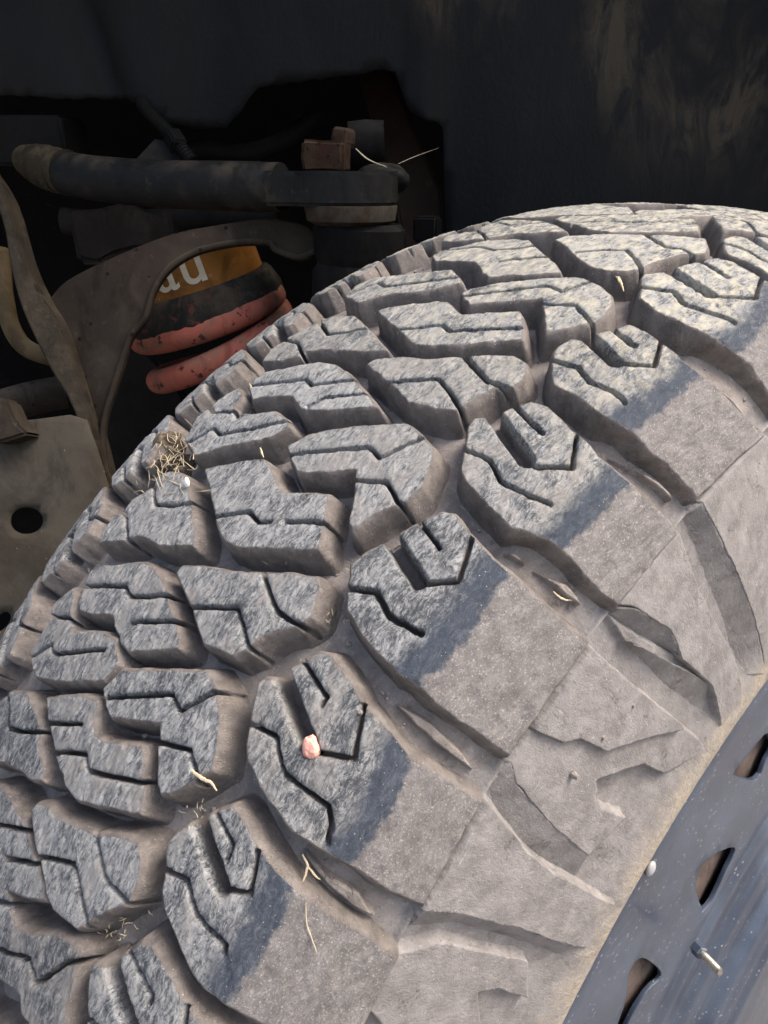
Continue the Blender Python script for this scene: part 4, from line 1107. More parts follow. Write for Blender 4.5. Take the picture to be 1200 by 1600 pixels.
# rust-brown knuckle arch in front of the spring
kn0 = W((-.40, -.17, .33))
knk = empty('steering_knuckle', kn0)
tag(knk, 'rust brown arched knuckle plate curving over the orange shock absorber', 'knuckle')
bm = bmesh.new(); plate(bm, [p - kn0 for p in smooth_path([W(q) for q in [[-0.4421, -0.2066, 0.3665], [-0.4346, -0.1938, 0.3795], [-0.4114, -0.168, 0.3949], [-0.3903, -0.1341, 0.4094], [-0.3793, -0.1068, 0.4148], [-0.3642, -0.0726, 0.4195], [-0.3562, -0.0586, 0.4181], [-0.3454, -0.0431, 0.4128], [-0.3374, -0.0427, 0.3977], [-0.3422, -0.0562, 0.3932], [-0.3516, -0.0692, 0.3982], [-0.356, -0.0726, 0.4034], [-0.3636, -0.0867, 0.404], [-0.3703, -0.1013, 0.4026], [-0.3782, -0.1215, 0.398], [-0.3826, -0.1407, 0.3876], [-0.3821, -0.1539, 0.3736], [-0.3786, -0.1636, 0.3571], [-0.3821, -0.1746, 0.345], [-0.3818, -0.1825, 0.3305], [-0.381, -0.1941, 0.3087], [-0.3798, -0.2029, 0.2915], [-0.3759, -0.2082, 0.277], [-0.3652, -0.2122, 0.2559], [-0.3564, -0.2172, 0.2356], [-0.3723, -0.2178, 0.2552], [-0.3948, -0.2115, 0.2958], [-0.4166, -0.2093, 0.3283], [-0.43, -0.2077, 0.3488]]], 3)], BACK * .010, .0014)
bm_obj('arch_plate', bm, M_KNUCKLE, knk)
bm = bmesh.new(); tube(bm, [p - kn0 for p in smooth_path([W(q) for q in [[-0.3357, -0.0439, 0.3979], [-0.3405, -0.0574, 0.3935], [-0.3498, -0.0704, 0.3984], [-0.3541, -0.0738, 0.4035], [-0.3617, -0.0878, 0.4042], [-0.3684, -0.1024, 0.4028], [-0.3762, -0.1225, 0.3982], [-0.3806, -0.1416, 0.3879], [-0.3801, -0.1548, 0.3739], [-0.3766, -0.1644, 0.3574], [-0.3801, -0.1754, 0.3454], [-0.3798, -0.1833, 0.3309], [-0.379, -0.1948, 0.3093], [-0.3778, -0.2036, 0.2921], [-0.3739, -0.2089, 0.2777], [-0.3633, -0.2128, 0.2567]]], 5)], .0022, 10)
bmesh.ops.recalc_face_normals(bm, faces=bm.faces)
bm_obj('arch_flange', bm, M_KNUCKLE, knk)
bm = bmesh.new(); plate(bm, [p - kn0 for p in smooth_path([W(q) for q in [[-0.4886, -0.2229, 0.4648], [-0.4655, -0.2164, 0.4366], [-0.4426, -0.2185, 0.3964], [-0.4275, -0.2169, 0.3743], [-0.4105, -0.2122, 0.3534], [-0.3879, -0.2128, 0.3161], [-0.3692, -0.2142, 0.2839], [-0.35, -0.2178, 0.2477], [-0.3426, -0.2207, 0.2316], [-0.3565, -0.2252, 0.2477], [-0.3838, -0.221, 0.2979], [-0.4062, -0.2258, 0.3273], [-0.4306, -0.2288, 0.3626], [-0.445, -0.227, 0.3884], [-0.4623, -0.2221, 0.4234], [-0.4801, -0.2302, 0.4406]]], 3)], BACK * .022, .004)
bm_obj('strut_leg', bm, M_MUDPLATE if False else grime_material('mud caked leg', (0.027, 0.0215, 0.015), (0.046, 0.036, 0.024), .5, .9, scale=44, bump=.004, spots=(60, .34, (0.02, 0.016, 0.012))), knk)

bm = bmesh.new(); tube(bm, smooth_path([W(p) for p in [[-0.5225, -0.2106, 0.3948], [-0.5155, -0.2153, 0.3768], [-0.5078, -0.2193, 0.3587], [-0.4979, -0.2212, 0.3398], [-0.4857, -0.2172, 0.3259], [-0.4703, -0.2043, 0.3192], [-0.4672, -0.1862, 0.316]]], 6), .0068, 18)
bmesh.ops.recalc_face_normals(bm, faces=bm.faces)
tag(bm_obj('brake_hose', bm, grime_material('ochre hose', (0.075, 0.053, 0.026), (0.045, 0.034, 0.021), .4, .75, scale=40, bump=.0006)), 'dusty ochre hose bending behind the muddy knuckle leg', 'hose')

# lower arm plate with its round hole
PF = [[-0.3458, -0.2683, 0.2406], [0.6636, 0.7481, -0.0], [-0.4188, 0.3715, 0.8286], [0.6198, -0.5499, 0.5599]]
P1, U1, V1, N1 = (Vector(v) for v in PF)
def build_plate():
    outl = [(-0.0654, 0.0651), (-0.0314, 0.0679), (-0.006, 0.0712), (0.0152, 0.0744), (0.0261, 0.0714), (0.034, 0.0517), (0.0437, 0.0215), (0.0538, 0.0088), (0.1102, -0.0325), (0.1206, -0.1697), (-0.041, -0.1712)]
    holes = [[(0.0022, 0.003), (0.0021, 0.0007), (0.0011, -0.0015), (-0.0004, -0.0033), (-0.0026, -0.0047), (-0.0051, -0.0056), (-0.0079, -0.0059), (-0.0107, -0.0057), (-0.0134, -0.0048), (-0.0158, -0.0034), (-0.0177, -0.0016), (-0.019, 0.0005), (-0.0195, 0.0028), (-0.0194, 0.0051), (-0.0185, 0.0073), (-0.0169, 0.0091), (-0.0148, 0.0106), (-0.0122, 0.0115), (-0.0094, 0.0118), (-0.0066, 0.0115), (-0.0039, 0.0106), (-0.0015, 0.0092), (0.0004, 0.0074), (0.0017, 0.0053)], [(-0.0147, -0.0596), (-0.0151, -0.0582), (-0.0158, -0.0572), (-0.0169, -0.0565), (-0.0183, -0.0563), (-0.0199, -0.0566), (-0.0215, -0.0572), (-0.0231, -0.0583), (-0.0246, -0.0596), (-0.0258, -0.0612), (-0.0267, -0.0629), (-0.0272, -0.0646), (-0.0272, -0.0662), (-0.0269, -0.0675), (-0.0261, -0.0685), (-0.025, -0.0692), (-0.0237, -0.0694), (-0.0221, -0.0692), (-0.0205, -0.0685), (-0.0189, -0.0675), (-0.0174, -0.0661), (-0.0162, -0.0646), (-0.0153, -0.0629), (-0.0148, -0.0612)]]
    pts, edges = [], []
    def loop(ps):
        i0 = len(pts); pts.extend(Vector(p) for p in ps)
        edges.extend([(i0 + i, i0 + (i + 1) % len(ps)) for i in range(len(ps))])
    loop(outl)
    for h in holes: loop(h)
    lo = np.array(outl).min(0); hi = np.array(outl).max(0)
    for a in np.arange(lo[0], hi[0], .006):
        for b in np.arange(lo[1], hi[1], .006):
            if inside(np.array([a]), np.array([b]), outl)[0] and not any(sdf(np.array([a]), np.array([b]), h)[0] > -.001 for h in holes):
                pts.append(Vector((a, b)))
    vo, eo, fo, *_ = delaunay_2d_cdt(pts, edges, [], 1, 1e-6)
    bm = bmesh.new()
    vv = []
    for v in vo:
        k = .0035 * fbm(np.array([v.x * 18]), np.array([v.y * 18]), 5, 3)[0]
        dip = -.010 * math.exp(-((v.x - .055) / .02) ** 2) * (v.y > .0)
        dh = min(seg_dist(np.array([v.x]), np.array([v.y]), h, True)[0] for h in holes)
        k -= .0022 * math.exp(-(dh / .004) ** 2)
        vv.append(bm.verts.new(U1 * v.x + V1 * v.y + N1 * (k + dip)))
    for f in fo:
        c = sum((vo[i] for i in f), Vector((0, 0))) / len(f)
        if any(inside(np.array([c.x]), np.array([c.y]), h)[0] for h in holes): continue
        if not inside(np.array([c.x]), np.array([c.y]), outl)[0]: continue
        bm.faces.new([vv[i] for i in f])
    bmesh.ops.recalc_face_normals(bm, faces=bm.faces)
    if sum(f.normal.dot(N1) for f in bm.faces) < 0: bmesh.ops.reverse_faces(bm, faces=bm.faces)
    o = bm_obj('lower_arm_plate', bm, M_MUDPLATE)
    o.location = W(PF[0])
    md = o.modifiers.new('thick', 'SOLIDIFY'); md.thickness = .006; md.offset = -1
    return o
tag(build_plate(), 'grey-brown mud filmed lower arm plate with a round hole', 'lower arm')

bm = bmesh.new(); plate(bm, [W(p) for p in [[-0.3838, -0.2726, 0.3197], [-0.3758, -0.2644, 0.3182], [-0.3662, -0.2634, 0.3042], [-0.3585, -0.2593, 0.2976], [-0.3688, -0.2747, 0.2923], [-0.3744, -0.2807, 0.293]]], BACK * .02, .002)
tag(bm_obj('spring_clip_bracket', bm, M_KNUCKLE), 'small grey bracket on the edge of the lower arm plate', 'bracket')
bm = bmesh.new(); plate(bm, [W(p) for p in smooth_path([[-0.6276, -0.1293, 0.2531], [-0.6209, -0.1047, 0.277], [-0.5997, -0.0753, 0.2843], [-0.5759, -0.0636, 0.2623], [-0.5479, -0.0547, 0.2297], [-0.5097, -0.0615, 0.1582], [-0.5319, -0.1292, 0.0984], [-0.5747, -0.153, 0.134], [-0.6044, -0.1448, 0.1936]], 2)], BACK * .03, .004); soften(bm, .010, 50, 9)
tag(bm_obj('axle_housing', bm, grime_material('dim brown casting', (0.0080, 0.0063, 0.0047), (0.0130, 0.0105, 0.0075), .45, .9, scale=30, bump=.002)), 'dim brown axle casting between the knuckle leg and the tyre', 'axle casting')
bm = bmesh.new(); tube(bm, smooth_path([W(p) for p in [[-0.4924, -0.2574, 0.2798], [-0.4727, -0.2284, 0.2889], [-0.4654, -0.2011, 0.2921]]], 4), .013, 20)
bmesh.ops.recalc_face_normals(bm, faces=bm.faces)
tag(bm_obj('tie_rod', bm, M_KNUCKLE), 'brown rod lying behind the muddy knuckle leg', 'rod')

wire = empty('wiring_connector', W([[-0.5202, -0.0975, 0.4561], [-0.5141, -0.0768, 0.4755], [-0.501, -0.0649, 0.4712], [-0.4882, -0.0563, 0.4626], [-0.4832, -0.057, 0.4534]][1]))
w0 = W([[-0.5202, -0.0975, 0.4561], [-0.5141, -0.0768, 0.4755], [-0.501, -0.0649, 0.4712], [-0.4882, -0.0563, 0.4626], [-0.4832, -0.057, 0.4534]][1])
tag(wire, 'ribbed conduit and triangular bracket hanging behind the control arm', 'wiring')
bm = bmesh.new(); plate(bm, [W(p) - w0 for p in [[-0.5202, -0.0975, 0.4561], [-0.5141, -0.0768, 0.4755], [-0.501, -0.0649, 0.4712], [-0.4882, -0.0563, 0.4626], [-0.4832, -0.057, 0.4534]]], BACK * .003, .0006)
bm_obj('bracket', bm, M_ARM, wire)
cp = smooth_path([W(p) - w0 for p in [[-0.5307, -0.0767, 0.5025], [-0.516, -0.076, 0.4916], [-0.5035, -0.073, 0.4828], [-0.4912, -0.0696, 0.4723], [-0.4775, -0.0641, 0.4581]]], 14)
bm = bmesh.new(); tube(bm, cp, [.0050 + .0009 * (i % 2) for i in range(len(cp))], 14)
bmesh.ops.recalc_face_normals(bm, faces=bm.faces)
bm_obj('conduit', bm, M_RUBBERBOOT, wire)
bm = bmesh.new(); box(bm, cp[int(len(cp) * .72)], .016, .013, .013, Matrix.Rotation(R(40), 4, 'Y'), .0015)
bm_obj('plug', bm, M_RUBBERBOOT, wire)

bx = [[-0.6523, -0.1349, 0.4748], [-0.7095, -0.1154, 0.5001]]
bm = bmesh.new(); box(bm, W(bx[0]), .09, .06, .04, Matrix.Rotation(R(48), 4, 'Z'), .003)
tag(bm_obj('frame_bracket', bm, M_RUBBERBOOT), 'dark boxy frame bracket behind the muddy end of the arm', 'bracket')
bm = bmesh.new(); plate(bm, [W(p) for p in smooth_path([[-0.6127, -0.1263, 0.4228], [-0.5823, -0.0907, 0.424], [-0.5623, -0.0692, 0.422], [-0.5485, -0.0564, 0.4178], [-0.5383, -0.0605, 0.3955], [-0.5492, -0.0805, 0.3848], [-0.5677, -0.1032, 0.3826], [-0.5881, -0.132, 0.375]], 2)], BACK * .03, .004); soften(bm, .012, 60, 3)
tag(bm_obj('cast_mount', bm, grime_material('dim oily casting', (0.010, 0.0085, 0.0075), (0.018, 0.014, 0.011), .45, .9, scale=40, bump=.002)), 'rough dim casting in the dark below the control arm', 'casting')
bm = bmesh.new(); plate(bm, [W(p) for p in [[-0.5131, 0.142, 0.5463], [-0.4927, 0.1654, 0.5464], [-0.4645, 0.1658, 0.5014], [-0.4202, 0.1687, 0.4339], [-0.3883, 0.1495, 0.355], [-0.4128, 0.1214, 0.3548], [-0.4508, 0.1336, 0.4337], [-0.483, 0.1366, 0.49]]], BACK * .02, .003)
tag(bm_obj('frame_rail_bracket', bm, grime_material('dim rust', (0.022, 0.013, 0.009), (0.03, 0.022, 0.016), .4, .9, scale=20, bump=.001)), 'dim brown frame strut in the gap beside the liner edge', 'frame strut')
bm = bmesh.new(); box(bm, W([-0.3408, 0.0735, 0.4077]), .02, .02, .02, Matrix.Rotation(R(30), 4, 'Z'), .002)
tag(bm_obj('small_clamp', bm, M_RUBBERBOOT), 'small dim clamp just above the top edge of the tyre', 'clamp')

# dim hoses and a rail deep in the well
M_HOSE = grime_material('dim black hose', (0.006, 0.006, 0.006), (0.013, 0.011, 0.009), .4, .7, scale=30, bump=.0008)
for i, (pth, rad, lab) in enumerate(zip([[[-0.6201, -0.0028, 0.4674], [-0.6008, 0.0227, 0.4721], [-0.5743, 0.0506, 0.4688], [-0.5538, 0.0836, 0.4822], [-0.54, 0.1138, 0.5026]], [[-0.4841, 0.1164, 0.4158], [-0.4899, 0.1467, 0.468], [-0.5001, 0.1638, 0.5086], [-0.5186, 0.1713, 0.5492]], [[-0.6742, -0.108, 0.4061], [-0.6308, -0.061, 0.4023], [-0.5913, -0.0107, 0.4094], [-0.5387, 0.0537, 0.4155]], [[-0.7186, -0.0952, 0.4959], [-0.6967, -0.0803, 0.4815], [-0.6873, -0.0799, 0.467], [-0.6875, -0.0966, 0.4438]]], (.009, .006, .013, .005), (
        'dim black hose sagging behind the middle of the control arm', 'thin dim pipe rising behind the ball joint eye',
        'dim dark rail low behind the control arm', 'thin dim cable looping down behind the muddy end of the arm'))):
    bm = bmesh.new(); tube(bm, smooth_path([W(p) for p in pth], 6), rad, 14)
    bmesh.ops.recalc_face_normals(bm, faces=bm.faces)
    tag(bm_obj(('coolant_hose', 'brake_pipe', 'frame_rail', 'cable')[i], bm, M_HOSE), lab, ('hose', 'pipe', 'rail', 'cable')[i])
# ------------------------------------------------------------------ bits lying on things
M_STRAW = flat_material('dry straw', (0.42, 0.34, 0.22), .8, .35, 700)
M_FIBRE = flat_material('pale fibre', (0.36, 0.31, 0.24), .9, .3, 700)
pb = W([-0.0066, -0.2917, 0.3052])
bm = bmesh.new()
bmesh.ops.create_icosphere(bm, subdivisions=3, radius=1)
for v in bm.verts:
    c = v.co.copy()
    k = 1 + .40 * fbm(np.array([c.x * 1.6 + c.z * .7]), np.array([c.y * 1.6 - c.z]), 11, 2)[0] + .12 * fbm(np.array([c.x * 6 + c.z * 3]), np.array([c.y * 6 - c.z * 4]), 12, 3)[0]
    v.co = Vector((c.x * .0028, c.y * .0023, c.z * .0037)) * k
pm = flat_material('salmon pink stone', (0.68, 0.33, 0.25), .85, .35, 1500)
o = bm_obj('pebble', bm, pm, smooth=False)
o.location = pb
tag(o, 'salmon pink pebble wedged in a groove of a shoulder block', 'pebble')

